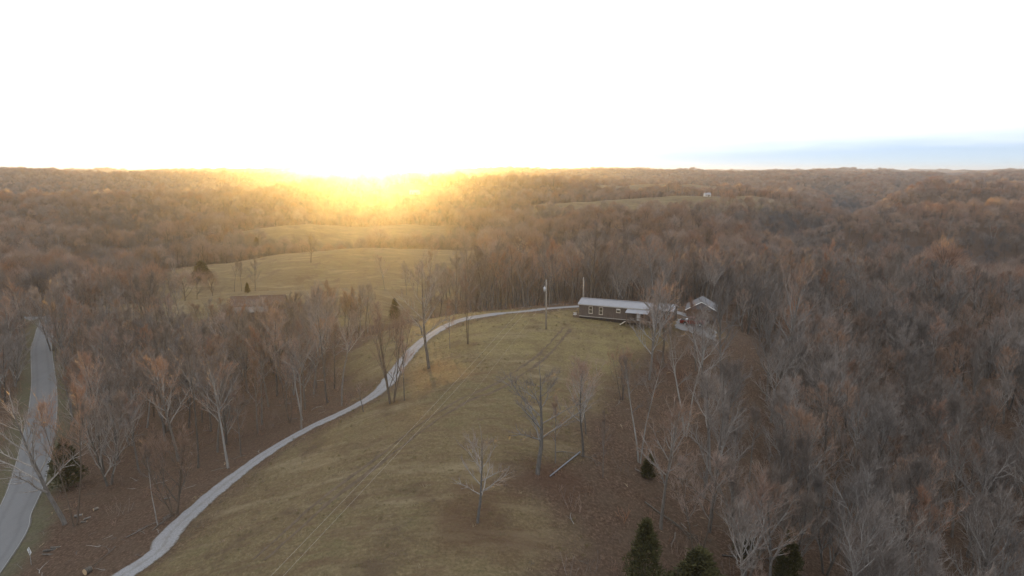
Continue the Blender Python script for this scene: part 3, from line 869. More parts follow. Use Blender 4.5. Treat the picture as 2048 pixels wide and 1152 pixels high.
CEDARS = [
    (1288, 1190, 1042, 1, 'tall dark green cedar at the bottom edge below the brown slope', 1.0),
    (1572, 1190, 1066, 1, 'dark pointed cedar at the bottom edge under the bushy grey tree', 0.9),
    (1395, 1200, 1105, 2, 'low wide cedar between the two tall cedars at the bottom edge', 1.6),
    (1490, 1110, 1052, 2, 'small faint cedar half hidden by bare branches near the bottom edge', 1.1),
    (1297, 955, 912, 2, 'little olive cedar at the foot of the pale twin-trunked tree', 1.0),
    (136, 975, 880, 1, 'dark round cedar behind the trees beside the paved road', 1.2),
    (514, 506, 476, 0, 'dark cedar at the left edge of the far hill meadow', 1.0),
    (541, 506, 486, 2, 'smaller cedar next to the dark one on the far hill meadow', 1.0),
    (404, 560, 524, 2, 'wide dark cedar at the corner of the hill meadow', 1.5),
    (495, 586, 566, 0, 'little cedar behind the grassy knoll of the old barn', 1.0),
    (1030, 608, 590, 2, 'rounded olive cedar at the wood edge behind the drive', 1.3),
    (790, 640, 598, 0, 'dim golden cedar in the glow left of the upper drive', 1.0),
]
for (u, v, vt, k, lab, wide) in CEDARS:
    x, y, H = at_px(u, v, vt)
    plant('cedar_tree', 'cedar_%d' % k, x, y, min(max(H, 1.5), 14), lab, wide=wide, cat='tree')

# ---- the woods: positions
def in_view(x, y, mx=0.80, pad=45):
    return (np.abs(x) < y * mx + pad) & (y > 18)
def jitter_grid(x0, x1, y0, y1, s, seed):
    r = np.random.default_rng(seed)
    gx, gy = np.meshgrid(np.arange(x0, x1, s), np.arange(y0, y1, s))
    gx = gx + (r.random(gx.shape) - 0.5) * s * 0.95; gy = gy + (r.random(gy.shape) - 0.5) * s * 0.95
    return gx.ravel(), gy.ravel()
SPARSE = [  # areas of open ground under few trees: outline in the photograph and share of trees kept
    ([(60, 1150), (150, 1000), (330, 930), (470, 900), (600, 840), (560, 905), (430, 1000), (250, 1150)], 0.10),
    ([(150, 1000), (180, 850), (400, 760), (620, 740), (700, 800), (600, 845), (470, 905), (330, 935)], 0.8),
    ([(1040, 960), (1100, 890), (1240, 780), (1300, 680), (1420, 660), (1560, 680), (1520, 800), (1440, 960), (1300, 1060), (1120, 1140)], 0.34),
    ([(690, 820), (650, 700), (760, 640), (900, 622), (1000, 618), (860, 670), (790, 760)], 0.10),
]
SPARSE = [([drop(u, v)[:2] for u, v in p], k) for p, k in SPARSE]
def allowed(x, y, seed, margin=0.0):
    r = np.random.default_rng(seed)
    ok = np.ones(x.shape, bool)
    ok &= grass_mask(x, y) < 0.25
    near = (np.hypot(x, y) < 700)
    dr = seg_dist(x, y, ROAD); dd = seg_dist(x, y, DRIVE)
    ok &= ~(near & (dr < 5.2)) & ~(near & (dd < 3.0))
    keep = r.random(x.shape)
    for p, k in SPARSE:
        s = poly_sd(x, y, p) > 0
        ok &= ~(s & (keep > k))
    ok &= ~((np.abs(x - 30) < 26) & (y > 132) & (y < 166))          # house yard
    ok &= ~((np.abs(x + 97) < 16) & (np.abs(y - 243) < 9))          # barn
    # thin the screen between the camera and the paved road
    return ok
PL = np.array(PLACED)
x1, y1 = jitter_grid(-330, 330, 20, 360, 6.0, 21)
k = in_view(x1, y1) & allowed(x1, y1, 5) & (np.hypot(x1, y1) < 330) & (np.hypot(x1, y1) > 62)
x1, y1 = x1[k], y1[k]
dmin = np.min(np.hypot(x1[:, None] - PL[None, :, 0], y1[:, None] - PL[None, :, 1]), axis=1)
k = dmin > 3.5
x1, y1 = x1[k], y1[k]
z1 = gz(x1, y1)
pu, pv, pw = project(x1, y1, z1)
pu2, pv2, _ = project(x1, y1, z1 + 14)
# no crown may hang in front of the lens: woods start below the frame
clear = ~((pu < 175) & (pv > 940)) & ~((pu > 1030) & (pu < 1310) & (pv > 985)) & ~((pu < 120) & (pv > 860) & (pv2 > 560))
x1, y1, z1, pu, pv, pw, pv2 = [q[clear] for q in (x1, y1, z1, pu, pv, pw, pv2)]
inframe = (pu > -60) & (pu < 2108) & (pv2 < 1180) & (pv > 300)
order = np.argsort(np.where(inframe, pw, 1e9))
N_SINGLE = 300 - len(KNOWN) - 2
single = np.zeros(len(x1), bool); single[order[:N_SINGLE]] = True
WOODK = ['wood_a', 'wood_b', 'wood_c', 'wood_d', 'wood_e', 'wood_f', 'fan', 'pale', 'slim', 'slim_pale', 'pale_twin']
WOODP = np.array([.13, .10, .15, .10, .14, .15, .12, .02, .07, .02, .01]); WOODP /= WOODP.sum()
rw = np.random.default_rng(77)
kinds1 = rw.choice(len(WOODK), len(x1), p=WOODP)
WOODR = np.array([.08, .19, .08, .07, .05, .22, .21, .02, .05, .02, .01]); WOODR /= WOODR.sum()
kinds1 = np.where((x1 > 20) & (y1 < 215) & (rw.random(len(x1)) < .85), rw.choice(len(WOODK), len(x1), p=WOODR), kinds1)
hs1 = np.clip(rw.normal(15.5, 2.2, len(x1)), 9.5, 20)
slimk = np.array([w.startswith('slim') for w in WOODK])
hs1 = np.where(slimk[kinds1], hs1 * 0.68, hs1)
DESC = {'wood_a': 'brown-twigged bare tree', 'wood_b': 'high-crowned grey bare tree', 'wood_c': 'wide-crowned brown bare tree', 'wood_d': 'dark two-stemmed bare tree',
        'wood_e': 'reddish-twigged bare tree', 'wood_f': 'low-branching grey bare tree', 'fan': 'fan-shaped upswept grey bare tree', 'pale': 'pale-trunked bare tree',
        'slim': 'thin understorey bare tree', 'slim_pale': 'thin pale-barked bare tree', 'pale_twin': 'pale two-trunked bare tree'}
def region(x, y):
    u, v, w = project(x, y, gz1(x, y))
    if x < np.interp(y, [30, 83, 112, 226, 280], [-60, -71, -85, -160, -190]): return 'left of the paved road'
    if u < 760:
        if v < 720: return 'in the woods below the barn knoll'
        return 'beside the paved road' if u < 330 else 'on the bank left of the drive'
    if u < 1180: return 'in the woods behind the upper drive'
    if y > 150 and u < 1480: return 'in the woods behind the brown house' if u < 1330 else 'in the woods behind the garage'
    if u < 1480: return 'on the slope below the meadow' if v > 900 else 'on the slope below the house'
    if u < 1760: return 'right of the bushy grey tree' if v > 950 else ('halfway up the right-hand woods' if v > 750 else 'high in the right-hand woods')
    return 'in the bottom right corner' if v > 950 else ('at the lower right edge' if v > 750 else 'at the upper right edge')
ORD = ['leftmost', 'second from left', 'third from left', 'fourth from left', 'fifth from left', 'sixth from left', 'seventh from left', 'eighth from left', 'ninth from left', 'tenth from left', 'eleventh from left', 'twelfth from left', 'thirteenth from left', 'fourteenth from left']
cells = {}
for i in np.where(single)[0]:
    cells.setdefault((WOODK[kinds1[i]], region(x1[i], y1[i])), []).append(i)
for (kd, where), ii in cells.items():
    ii.sort(key=lambda i: pu[i])
    for r_k, i in enumerate(ii):
        if len(ii) == 1: lab = DESC[kd] + ' ' + where
        else: lab = ('rightmost' if r_k == len(ii) - 1 else ORD[min(r_k, 13)]) + ' of ' + DESC[kd] + 's ' + where
        plant('bare_tree', kd, x1[i], y1[i], hs1[i], lab, group='bare trees ' + where, lean=(rw.normal(0, .03), rw.normal(0, .03)), rz=rw.uniform(0, 6.28))

# ---- the rest of the woods, one mass for each range of distance
def scatter(name, label, kinds, pts, scl, idx, meshes=None, tilt=0.03, cat='woods'):
    col = bpy.data.collections.new(name + '_kinds')
    for j, kd in enumerate(kinds or meshes):
        po = bpy.data.objects.new('%s_kind.%03d' % (name, j), PROTO[kd][3] if meshes is None else meshes[j])
        col.objects.link(po)
    n = len(pts)
    me = bpy.data.meshes.new(name); me.vertices.add(n); me.vertices.foreach_set('co', np.asarray(pts, np.float32).ravel())
    rr = np.random.default_rng(n)
    rot = np.stack([rr.normal(0, tilt, n), rr.normal(0, tilt, n), rr.uniform(0, 6.283, n)], 1).astype(np.float32)
    for nm, tp, dat, key in (('rot', 'FLOAT_VECTOR', rot, 'vector'), ('scl', 'FLOAT_VECTOR', np.asarray(scl, np.float32), 'vector'), ('kind', 'INT', np.asarray(idx, np.int32), 'value')):
        a = me.attributes.new(nm, tp, 'POINT'); a.data.foreach_set(key, dat.ravel())
    o = link(name, me)
    ng = bpy.data.node_groups.new(name + '_nodes', 'GeometryNodeTree')
    ng.interface.new_socket('Geometry', in_out='INPUT', socket_type='NodeSocketGeometry')
    ng.interface.new_socket('Geometry', in_out='OUTPUT', socket_type='NodeSocketGeometry')
    N = ng.nodes
    gi = N.new('NodeGroupInput'); go = N.new('NodeGroupOutput')
    ci = N.new('GeometryNodeCollectionInfo'); ci.inputs['Collection'].default_value = col
    ci.inputs['Separate Children'].default_value = True; ci.inputs['Reset Children'].default_value = True
    ip = N.new('GeometryNodeInstanceOnPoints'); ip.inputs['Pick Instance'].default_value = True
    def attr(nm, tp):
        a = N.new('GeometryNodeInputNamedAttribute'); a.data_type = tp; a.inputs['Name'].default_value = nm; return a.outputs['Attribute']
    L = ng.links
    L.new(gi.outputs[0], ip.inputs['Points']); L.new(ci.outputs[0], ip.inputs['Instance'])
    L.new(attr('kind', 'INT'), ip.inputs['Instance Index']); L.new(attr('rot', 'FLOAT_VECTOR'), ip.inputs['Rotation']); L.new(attr('scl', 'FLOAT_VECTOR'), ip.inputs['Scale'])
    L.new(ip.outputs[0], go.inputs[0])
    md = o.modifiers.new('scatter', 'NODES'); md.node_group = ng
    tag(o, label, cat, None, 'stuff')
    return o
r_ = ~single
H0s = np.array([PROTO[k][0] for k in WOODK])
s_ = hs1[r_] / H0s[kinds1[r_]]
scatter('woods_near', 'bare brown and grey woods covering the slopes around the meadow', WOODK, np.stack([x1[r_], y1[r_], z1[r_]], 1), np.stack([s_, s_, s_], 1), kinds1[r_])
def ring(name, label, d0, d1, sp, kinds, seed, hm, wide, extra=None):
    gx, gy = jitter_grid(-d1 * 0.9, d1 * 0.9, 18, d1, sp, seed)
    rr = np.hypot(gx, gy)
    k = in_view(gx, gy, 0.82, 60) & (rr >= d0) & (rr < d1)
    gx, gy = gx[k], gy[k]
    k = allowed(gx, gy, seed + 1); gx, gy = gx[k], gy[k]
    # thinner and thicker stands
    r = np.random.default_rng(seed + 2)
    k = r.random(len(gx)) < 0.72 + 0.5 * fbm(gx / 60, gy / 60, 2); gx, gy = gx[k], gy[k]
    n = len(gx); s = np.clip(r.normal(hm, 0.19, n), 0.5, 1.55)
    w = s * wide * r.uniform(0.85, 1.15, n)
    # tree colour paints in the relief: shaded hollows dark grey, sunlit crests tan and reddish
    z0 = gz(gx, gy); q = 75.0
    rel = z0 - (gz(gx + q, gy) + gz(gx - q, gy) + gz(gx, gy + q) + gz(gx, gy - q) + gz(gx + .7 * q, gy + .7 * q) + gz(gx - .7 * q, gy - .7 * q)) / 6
    asp = (gz(gx, gy + 35) - gz(gx, gy - 35)) / 70          # slopes that face the camera are coloured darker, as the shaded side
    sunlit = .35 + rel / 4.5 + np.clip((z0 + 30) / 26, -1.4, .8) * .7 - 2.4 * asp + r.normal(0, .38, n)
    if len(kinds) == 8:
        idx = np.where(sunlit > .55, r.choice([2, 3, 3, 0], n), np.where(sunlit > -.35, r.choice([0, 4, 1, 3, 2], n), np.where(sunlit > -.9, r.choice([1, 5, 7, 0], n), r.choice([7, 7, 5], n))))
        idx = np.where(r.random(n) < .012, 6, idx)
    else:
        idx = np.where(sunlit > .55, r.choice([3, 4, 3, 1], n), np.where(sunlit > -.35, r.choice([0, 1, 2, 3], n), np.where(sunlit > -.9, r.choice([2, 0, 5], n), r.choice([5, 5, 2], n))))
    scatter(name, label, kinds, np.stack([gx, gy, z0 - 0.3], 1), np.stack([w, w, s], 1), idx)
    return n
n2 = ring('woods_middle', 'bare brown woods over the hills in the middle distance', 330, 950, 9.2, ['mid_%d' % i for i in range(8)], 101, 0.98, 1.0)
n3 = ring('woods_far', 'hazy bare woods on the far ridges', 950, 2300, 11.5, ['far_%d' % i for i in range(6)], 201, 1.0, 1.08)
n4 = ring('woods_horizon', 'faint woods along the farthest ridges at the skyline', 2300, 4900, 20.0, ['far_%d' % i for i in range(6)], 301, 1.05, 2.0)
print('trees', single.sum(), r_.sum(), n2, n3, n4)

# ---------------------------------------------------------------- undergrowth, grass and litter on the ground
def brush_mesh(seed, h, stems, mat):
    R = random.Random(seed); mb = MB()
    for _ in range(stems):
        a = R.uniform(0, 6.28); p = Vector((R.gauss(0, .35), R.gauss(0, .35), -0.1))
        d = Vector((math.cos(a) * R.uniform(.1, .6), math.sin(a) * R.uniform(.1, .6), 1)).normalized()
        L = h * R.uniform(.5, 1.05)
        q = p + d * L * .5; e = q + (d + Vector((R.gauss(0, .2), R.gauss(0, .2), .05))).normalized() * L * .5
        mb.tube([p, q, e], [.02, .014, .005], 3, 0, False)
        for _ in range(7):
            t = R.uniform(.3, 1); b = p.lerp(q, t * 2) if t < .5 else q.lerp(e, t * 2 - 1)
            dd = vrot(d, R.uniform(.3, .9), R.uniform(0, 6.28))
            mb.spike(b, b + dd * R.uniform(.25, .6) * h * .3, .009)
    return mb.mesh('brush', M[mat])
BR = [brush_mesh(1, 2.4, 7, 'twig'), brush_mesh(2, 1.6, 9, 'twig_red'), brush_mesh(3, 3.4, 5, 'twig_grey'), brush_mesh(4, 1.1, 11, 'twig')]
gx, gy = jitter_grid(-230, 230, 50, 260, 3.1, 401)
k = in_view(gx, gy, .8, 10) & (np.hypot(gx, gy) > 58); gx, gy = gx[k], gy[k]
sp = np.zeros(len(gx), bool)
for p, kk in SPARSE[:1]: sp |= poly_sd(gx, gy, p) > -2
dr = seg_dist(gx, gy, ROAD); dd = seg_dist(gx, gy, DRIVE); r = np.random.default_rng(402)
k = (grass_mask(gx, gy) < .2) & (dr > 5.5) & (dd > 3.2) & (r.random(len(gx)) < np.where(sp, .10, .62) * (0.35 + 1.1 * fbm(gx / 17, gy / 17, 3)))
k &= ~((np.abs(gx - 30) < 26) & (gy > 136) & (gy < 166)); gx, gy = gx[k], gy[k]
s = r.uniform(.55, 1.3, len(gx))
scatter('undergrowth', 'low tangle of bare brush under the trees on the brown slopes', None, np.stack([gx, gy, gz(gx, gy)], 1), np.stack([s, s, s], 1), r.integers(0, 4, len(gx)), BR, .1, 'undergrowth')

M['grass_pale'] = m_leaf('grass_pale', (0.30, 0.245, 0.15), (0.46, 0.38, 0.25))
M['cut_pale'] = m_leaf('cut_pale', (0.30, 0.23, 0.15), (0.45, 0.35, 0.24))
def tuft_mesh(seed, n, h, mat, spread=.14):
    R = random.Random(seed); mb = MB()
    for _ in range(n):
        p = Vector((R.gauss(0, spread), R.gauss(0, spread), -.03)); d = Vector((R.gauss(0, .5), R.gauss(0, .5), 1)).normalized()
        mb.spike(p, p + d * h * R.uniform(.5, 1.2), .013)
    return mb.mesh('tuft', M[mat])
TF = [tuft_mesh(1, 14, .20, 'grass_blade'), tuft_mesh(2, 12, .15, 'grass_green'), tuft_mesh(3, 10, .32, 'grass_blade'), tuft_mesh(4, 9, .24, 'twig')]
gx, gy = jitter_grid(-70, 62, 44, 168, .55, 501)
k = grass_mask(gx, gy) > .35; gx, gy = gx[k], gy[k]
rr_ = np.random.default_rng(502)
pat = fbm(gx / 6 + 3, gy / 6, 4)
strk = fbm((gx * .62 + gy * .79) / 9, (gx * .79 - gy * .62) / 1.6, 3)
dd = np.minimum(seg_dist(gx, gy, DRIVE) - .6, 99)
dt = np.abs(seg_dist(gx, gy, TRACK) - .85)
k = (rr_.random(len(gx)) < .15 + 1.3 * (pat - .3) + .7 * (strk - .45)) & (dd > 1.3) & (dt > .35); gx, gy, pat = gx[k], gy[k], pat[k]
s = rr_.uniform(.5, 1.25, len(gx))
ki = np.where(rr_.random(len(gx)) < .12, 2, np.where(rr_.random(len(gx)) < .05, 3, (fbm(gx / 20, gy / 20, 3) + rr_.normal(0, .13, len(gx)) > .53).astype(int)))
scatter('grass', 'short dry winter grass tufts over the meadow beside the gravel drive', None, np.stack([gx, gy, gz(gx, gy)], 1), np.stack([s, s, s], 1), ki, TF, .12, 'grass')
# taller clumps of dead sedge and weeds
CL = [tuft_mesh(11, 26, .55, 'grass_blade', .16), tuft_mesh(12, 16, .6, 'twig', .2), tuft_mesh(13, 20, .42, 'grass_pale', .22), tuft_mesh(14, 18, .35, 'twig_dark', .2)]
gx, gy = jitter_grid(-75, 62, 44, 168, 1.25, 511)
k = (grass_mask(gx, gy) > .12); gx, gy = gx[k], gy[k]
gm_ = grass_mask(gx, gy); pn = fbm(gx / 11 + 8, gy / 11, 4)
k = (rr_.random(len(gx)) < .06 + 1.5 * np.clip(pn - .5, 0, 1) + .35 * (gm_ < .7)) & (seg_dist(gx, gy, DRIVE) > 1.9) & (np.abs(seg_dist(gx, gy, TRACK) - .85) > .4); gx, gy = gx[k], gy[k]
s = rr_.uniform(.45, 1.2, len(gx))
scatter('weeds', 'scattered clumps of dead sedge and weeds standing in the meadow', None, np.stack([gx, gy, gz(gx, gy)], 1), np.stack([s, s, s], 1), rr_.choice(4, len(gx), p=[.4, .2, .25, .15]), CL, .12, 'weeds')
# sticks and leaf drifts on the woodland floor
def stick_mesh(seed, L, mat):
    R = random.Random(seed); mb = MB(); p = Vector((-L / 2, 0, .05)); pts = [p]
    for i in range(4): p = p + Vector((L / 4, R.gauss(0, L * .06), R.gauss(0, .04))); pts.append(p)
    mb.tube(pts, [.05, .045, .035, .025, .01], 4, 0, False)
    for i in range(3):
        b = R.choice(pts[1:4]); mb.spike(b, b + Vector((L * R.uniform(.1, .3), R.choice([-1, 1]) * L * R.uniform(.1, .3), R.uniform(0, .2))), .02)
    return mb.mesh('stick', M[mat])
SK = [stick_mesh(1, 2.6, 'limb'), stick_mesh(2, 1.6, 'bark'), stick_mesh(3, 3.6, 'bark'), stick_mesh(4, 1.2, 'cut_pale')]
gx, gy = jitter_grid(-160, 150, 50, 230, 2.6, 521)
k = in_view(gx, gy, .8, 8) & (grass_mask(gx, gy) < .3) & (seg_dist(gx, gy, ROAD) > 4.5) & (seg_dist(gx, gy, DRIVE) > 2.4) & (rr_.random(len(gx)) < .45 * (fbm(gx / 14, gy / 14, 3) > .42)); gx, gy = gx[k], gy[k]
s = rr_.uniform(.4, 1.25, len(gx))
scatter('forest_litter', 'dead sticks and branch wood strewn over the brown woodland floor', None, np.stack([gx, gy, gz(gx, gy)], 1), np.stack([s, s, s], 1), rr_.choice(4, len(gx), p=[.35, .35, .2, .1]), SK, .08, 'litter')
print('weeds and sticks', len(gx))

# ---------------------------------------------------------------- more materials
def m_siding():
    t = NT('siding', 0.85, 0.2); v = t.coord((6, 6, 0.35)); f = t.noise(v, 1.3, 5, .7)
    t.col(t.ramp(f, [(.25, (.085, .066, .055)), (.55, (.135, .108, .092)), (.8, (.19, .16, .14))])); return t.m
M['siding'] = m_siding()
def m_metal_roof(name, c, rust=None, k=.5):
    t = NT(name, .42, .5); t.b.inputs['Metallic'].default_value = .35
    v = t.coord(); f = t.noise(v, .8, 5, .7)
    cc = t.ramp(f, [(.3, tuple(x * .82 for x in c)), (.7, c)])
    if rust: cc = t.mix(t.ramp(t.noise(t.coord((1, .4, 1)), .9, 6, .75), [(k - .1, (0, 0, 0)), (k + .12, (1, 1, 1))]), cc, rust)
    t.col(cc); t.b.inputs['Roughness'].default_value = .5; return t.m
M['metal_roof'] = m_metal_roof('metal_roof', (.34, .345, .37))
M['shed_roof'] = m_metal_roof('shed_roof', (.21, .212, .225), (.15, .11, .09), .62)
M['rust_roof'] = m_metal_roof('rust_roof', (.13, .115, .105), (.085, .042, .028), .42)
M['grey_roof'] = m_metal_roof('grey_roof', (.17, .165, .16), (.10, .06, .045), .55)
M['trim'] = m_plain('trim', (.42, .39, .34), .7, .3)
M['white_trim'] = m_plain('white_trim', (.72, .71, .68), .6, .3, 0, .06)
M['deck_wood'] = m_plain('deck_wood', (.16, .12, .09), .85, .2, 0, .3, 4)
M['pole_wood'] = m_plain('pole_wood', (.27, .24, .20), .9, .15, 0, .25, 4)
M['steel'] = m_plain('steel', (.45, .46, .47), .45, .5, .5, .1)
M['barn_wood'] = m_plain('barn_wood', (.10, .072, .055), .9, .15, 0, .35, 2.5)
M['dark_wood'] = m_plain('dark_wood', (.05, .04, .034), .9, .1, 0, .3, 3)
M['pale_board'] = m_plain('pale_board', (.62, .55, .45), .8, .2, 0, .12)
def m_glass():
    t = NT('window_glass', .08, .5); t.b.inputs['Base Color'].default_value = (.10, .085, .055, 1); return t.m
M['glass'] = m_glass()
M['curtain'] = m_plain('curtain', (.35, .29, .19), .9, .1)
def m_paint(name, c):
    t = NT(name, .28, .5); t.b.inputs['Base Color'].default_value = (*c, 1)
    t.b.inputs['Coat Weight'].default_value = .4; return t.m
M['red_paint'] = m_paint('red_paint', (.20, .03, .02))
M['rubber'] = m_plain('rubber', (.03, .03, .03), .8, .2)
M['lamp_glass'] = m_paint('lamp_glass', (.7, .7, .68))
M['sign_white'] = m_plain('sign_white', (.62, .63, .63), .5, .4, 0, .05)
M['sign_black'] = m_plain('sign_black', (.02, .02, .02), .5, .3, 0, .05)
M['cut_wood'] = m_plain('cut_wood', (.46, .33, .20), .8, .2, 0, .15, 5)
M['pale_pole'] = m_plain('pale_pole', (.20, .21, .23), .6, .4, 0, .1)
M['wire'] = m_plain('wire', (.42, .38, .32), .45, .5, .3, .05)
M['insulator'] = m_plain('insulator', (.5, .5, .5), .3, .5)

def gable_roof(parent, name, L, W, eave, ridge, over, mat, rib=.6, thick=.09, x0=0., y0=0.):
    """two roof slopes along x with standing ribs"""
    mb = MB()
    ym = y0 + W / 2; sl = (ridge - eave) / (W / 2)
    for s in (-1, 1):
        yo = ym + s * (W / 2 + over); zo = eave - sl * over
        a, b = x0 - over, x0 + L + over
        p = [(a, yo, zo), (b, yo, zo), (b, ym, ridge), (a, ym, ridge)]
        q = [(x, y, z + thick) for x, y, z in p]
        if s > 0: p.reverse(); q.reverse()
        mb.poly(q); mb.poly(p[::-1])
        for i in range(4):
            j = (i + 1) % 4; mb.poly([p[i], p[j], q[j], q[i]])
        n = int((L + 2 * over) / rib)
        for i in range(n + 1):
            x = a + (b - a) * i / n
            h = .045
            r0 = (x, yo, zo + thick + .003); r1 = (x, ym, ridge + thick + .003)
            w = .03
            P = [(x - w, r0[1], r0[2]), (x + w, r0[1], r0[2]), (x + w, r1[1], r1[2]), (x - w, r1[1], r1[2])]
            T_ = [(px, py, pz + h) for px, py, pz in P]
            mb.poly(T_ if s < 0 else T_[::-1])
            mb.poly([P[0], P[3], T_[3], T_[0]]); mb.poly([P[1], T_[1], T_[2], P[2]])
            mb.poly([P[0], T_[0], T_[1], P[1]])
    rid = mb.build(name, mat, parent)
    cap = MB(); cap.box((x0 + L / 2, ym, ridge + thick + .04), (L + 2 * over - .02, .34, .06))
    cap.build('ridge_cap', mat, rid)
    return rid
def gable_walls(L, W, z0, eave, ridge, x0=0., y0=0.):
    mb = MB(); a, b = x0, x0 + L; c, d = y0, y0 + W; m = y0 + W / 2
    mb.poly([(a, c, z0), (b, c, z0), (b, c, eave), (a, c, eave)]); mb.poly([(b, d, z0), (a, d, z0), (a, d, eave), (b, d, eave)])
    mb.poly([(a, d, z0), (a, c, z0), (a, c, eave), (a, m, ridge), (a, d, eave)]); mb.poly([(b, c, z0), (b, d, z0), (b, d, eave), (b, m, ridge), (b, c, eave)])
    mb.poly([(a, c, z0), (a, d, z0), (b, d, z0), (b, c, z0)])
    return mb
def add_window(parent, x, y, z, w, h, sash=True, light=False):
    """window in a wall that faces -y"""
    f = MB(); t = .07
    f.box((x, y - .035, z + h / 2 + t / 2), (w + 2 * t, .09, t)); f.box((x, y - .035, z - h / 2 - t / 2), (w + 2 * t, .09, t))
    f.box((x - w / 2 - t / 2, y - .035, z), (t, .088, h)); f.box((x + w / 2 + t / 2, y - .035, z), (t, .088, h))
    if sash: f.box((x, y - .03, z), (w, .075, .06))
    o = f.build('window', M['pale_board'], parent)
    g = MB()
    if sash:
        g.box((x, y - .012, z + h / 4 + .015), (w, .02, h / 2 - .03)); g.build('pane', M['glass'], o)
        g = MB(); g.box((x, y - .012, z - h / 4 - .015), (w, .02, h / 2 - .03)); g.build('pane', M['glass'], o)
    else:
        g.box((x, y - .012, z - h / 6), (w, .02, h * 2 / 3 - .01)); g.build('pane', M['glass'], o)
        g = MB(); g.box((x, y - .014, z + h / 3), (w, .024, h / 3 - .01)); g.build('pane', M['curtain'] if not light else M['white_trim'], o)
    s = MB(); s.box((x, y - .07, z - h / 2 - t - .02), (w + .26, .12, .04)); s.build('sill', M['pale_board'], o)

# ---------------------------------------------------------------- brown house
def make_house():
    ax, ay = 15.0, 149.2
    rz = math.atan2(-8.3, 18.8)
    h = empty('house', (ax, ay, gz1(24, 146)), rz)
    tag(h, 'long low brown board house with a pale metal roof on the ridge top', 'house')
    L, W, fl, ev, rg = 20.6, 4.9, .85, 3.55, 4.35
    gable_walls(L, W, fl, ev, rg).build('wall', M['siding'], h)
    b = MB(); r = random.Random(5)
    n = 66
    for i in range(n + 1):
        x = L * i / n
        b.box((x, -.02, (fl + ev) / 2), (.05, .035, ev - fl - .02))
    for i in range(17):
        y = W * i / 16
        for xx in (-.02, L + .02):
            b.box((xx, y, (fl + ev) / 2), (.035, .05, ev - fl - .02))
    b.build('siding_batten', M['siding'], h)
    gable_roof(h, 'roof', L, W, ev, rg, .28, M['metal_roof'], .45)
    f = MB(); f.box((L / 2, -.27, ev - .14), (L + .5, .03, .15)); f.box((L / 2, -.012, fl - .06), (L, .03, .13)); f.build('fascia', M['trim'], h)
    sk = MB(); sk.box((L * .32, .04, .05), (L * .64, .05, 1.5)); sk.box((.04, W / 2, .05), (.05, W - .1, 1.5)); sk.build('skirting', M['dark_wood'], h)
    for i in range(4):
        p = MB(); p.box((L * .66 + i * 2.2, .2, .0), (.3, .3, 1.7)); p.build('pier', M['pole_wood'], h)
    add_window(h, 2.65, 0, 2.35, .72, 1.45); add_window(h, 5.0, 0, 2.3, .72, 1.5); add_window(h, 8.9, 0, 2.65, .75, .75, False, True)
    add_window(h, 17.6, 0, 2.4, .8, 1.2)
    # porch
    pr = MB(); x0, x1 = 11.2, 15.6
    p = [(x0 - .25, -2.1, 2.75), (x1 + .25, -2.1, 2.75), (x1 + .25, -.04, 3.28), (x0 - .25, -.04, 3.28)]; q = [(x, y, z + .07) for x, y, z in p]
    pr.poly(q); pr.poly(p[::-1])
    for i in range(4): pr.poly([p[i], p[(i + 1) % 4], q[(i + 1) % 4], q[i]])
    for i in range(11):
        x = x0 - .25 + (x1 - x0 + .5) * i / 10
        pr.tube([(x, -2.1, 2.84), (x, -.05, 3.37)], [.025, .025], 4)
    po = pr.build('porch_roof', M['metal_roof'], h)
    for x in (x0, (x0 + x1) / 2, x1):
        k_ = MB(); k_.box((x, -1.95, 1.2), (.12, .12, 3.1)); k_.build('porch_post', M['deck_wood'], h)
    d = MB()
    for i in range(14): d.box((x0 + (x1 - x0) * (i + .5) / 14, -1.0, fl - .1), ((x1 - x0) / 14 - .015, 2.0, .07))
    d.build('porch_floor', M['deck_wood'], h)
    ra = MB(); ra.box(((x0 + x1) / 2, -1.95, fl + .85), (x1 - x0, .07, .06)); ra.box(((x0 + x1) / 2, -1.95, fl + .12), (x1 - x0, .05, .05))
    for i in range(27): ra.box((x0 + (x1 - x0) * (i + .5) / 27, -1.95, fl + .48), (.035, .035, .7))
    ra.build('railing', M['deck_wood'], h)
    st = MB()
    for i in range(4): st.box((x0 - .55 - .28 * i, -1.2, fl - .25 - .2 * i), (.3, 1.1, .05))
    st.build('steps', M['pale_board'], h)
    dr_ = MB(); dr_.box((13.3, -.03, fl + 1.02), (.9, .06, 2.04)); do = dr_.build('door', M['white_trim'], h)
    hn = MB(); hn.tube([(13.65, -.06, fl + 1.0), (13.65, -.13, fl + 1.0)], [.035, .03], 8); hn.build('handle', M['steel'], do)
    # deck at the far end of the house
    d = MB()
    for i in range(9): d.box((-1.45 + i * .17, 1.6, fl - .12), (.155, 3.0, .06))
    d.build('deck_floor', M['deck_wood'], h)
    d = MB()
    for y in (.15, 1.6, 3.05): d.box((-1.5, y, .35), (.1, .1, 1.8))
    d.box((-1.5, 1.6, fl + .3), (.05, 3.0, .1)); d.box((-.8, .15, fl + .3), (1.4, .05, .1)); d.box((-.78, .12, .1), (1.42, .04, 1.2))
    d.build('deck_railing', M['deck_wood'], h)
    return h
make_house()
gxl, gyl = 17.2, 146.0
bxm = MB(); bxm.box((0, 0, .18), (.75, .45, .36)); bxm.box((0, 0, .385), (.8, .5, .05))
bo = bxm.build('storage_box', M['white_trim']); bo.location = (14.15, 150.4, gz1(24, 146) + .76); bo.rotation_euler = (0, 0, -.4)
tag(bo, 'small white box on the deck at the left end of the brown house', 'box')

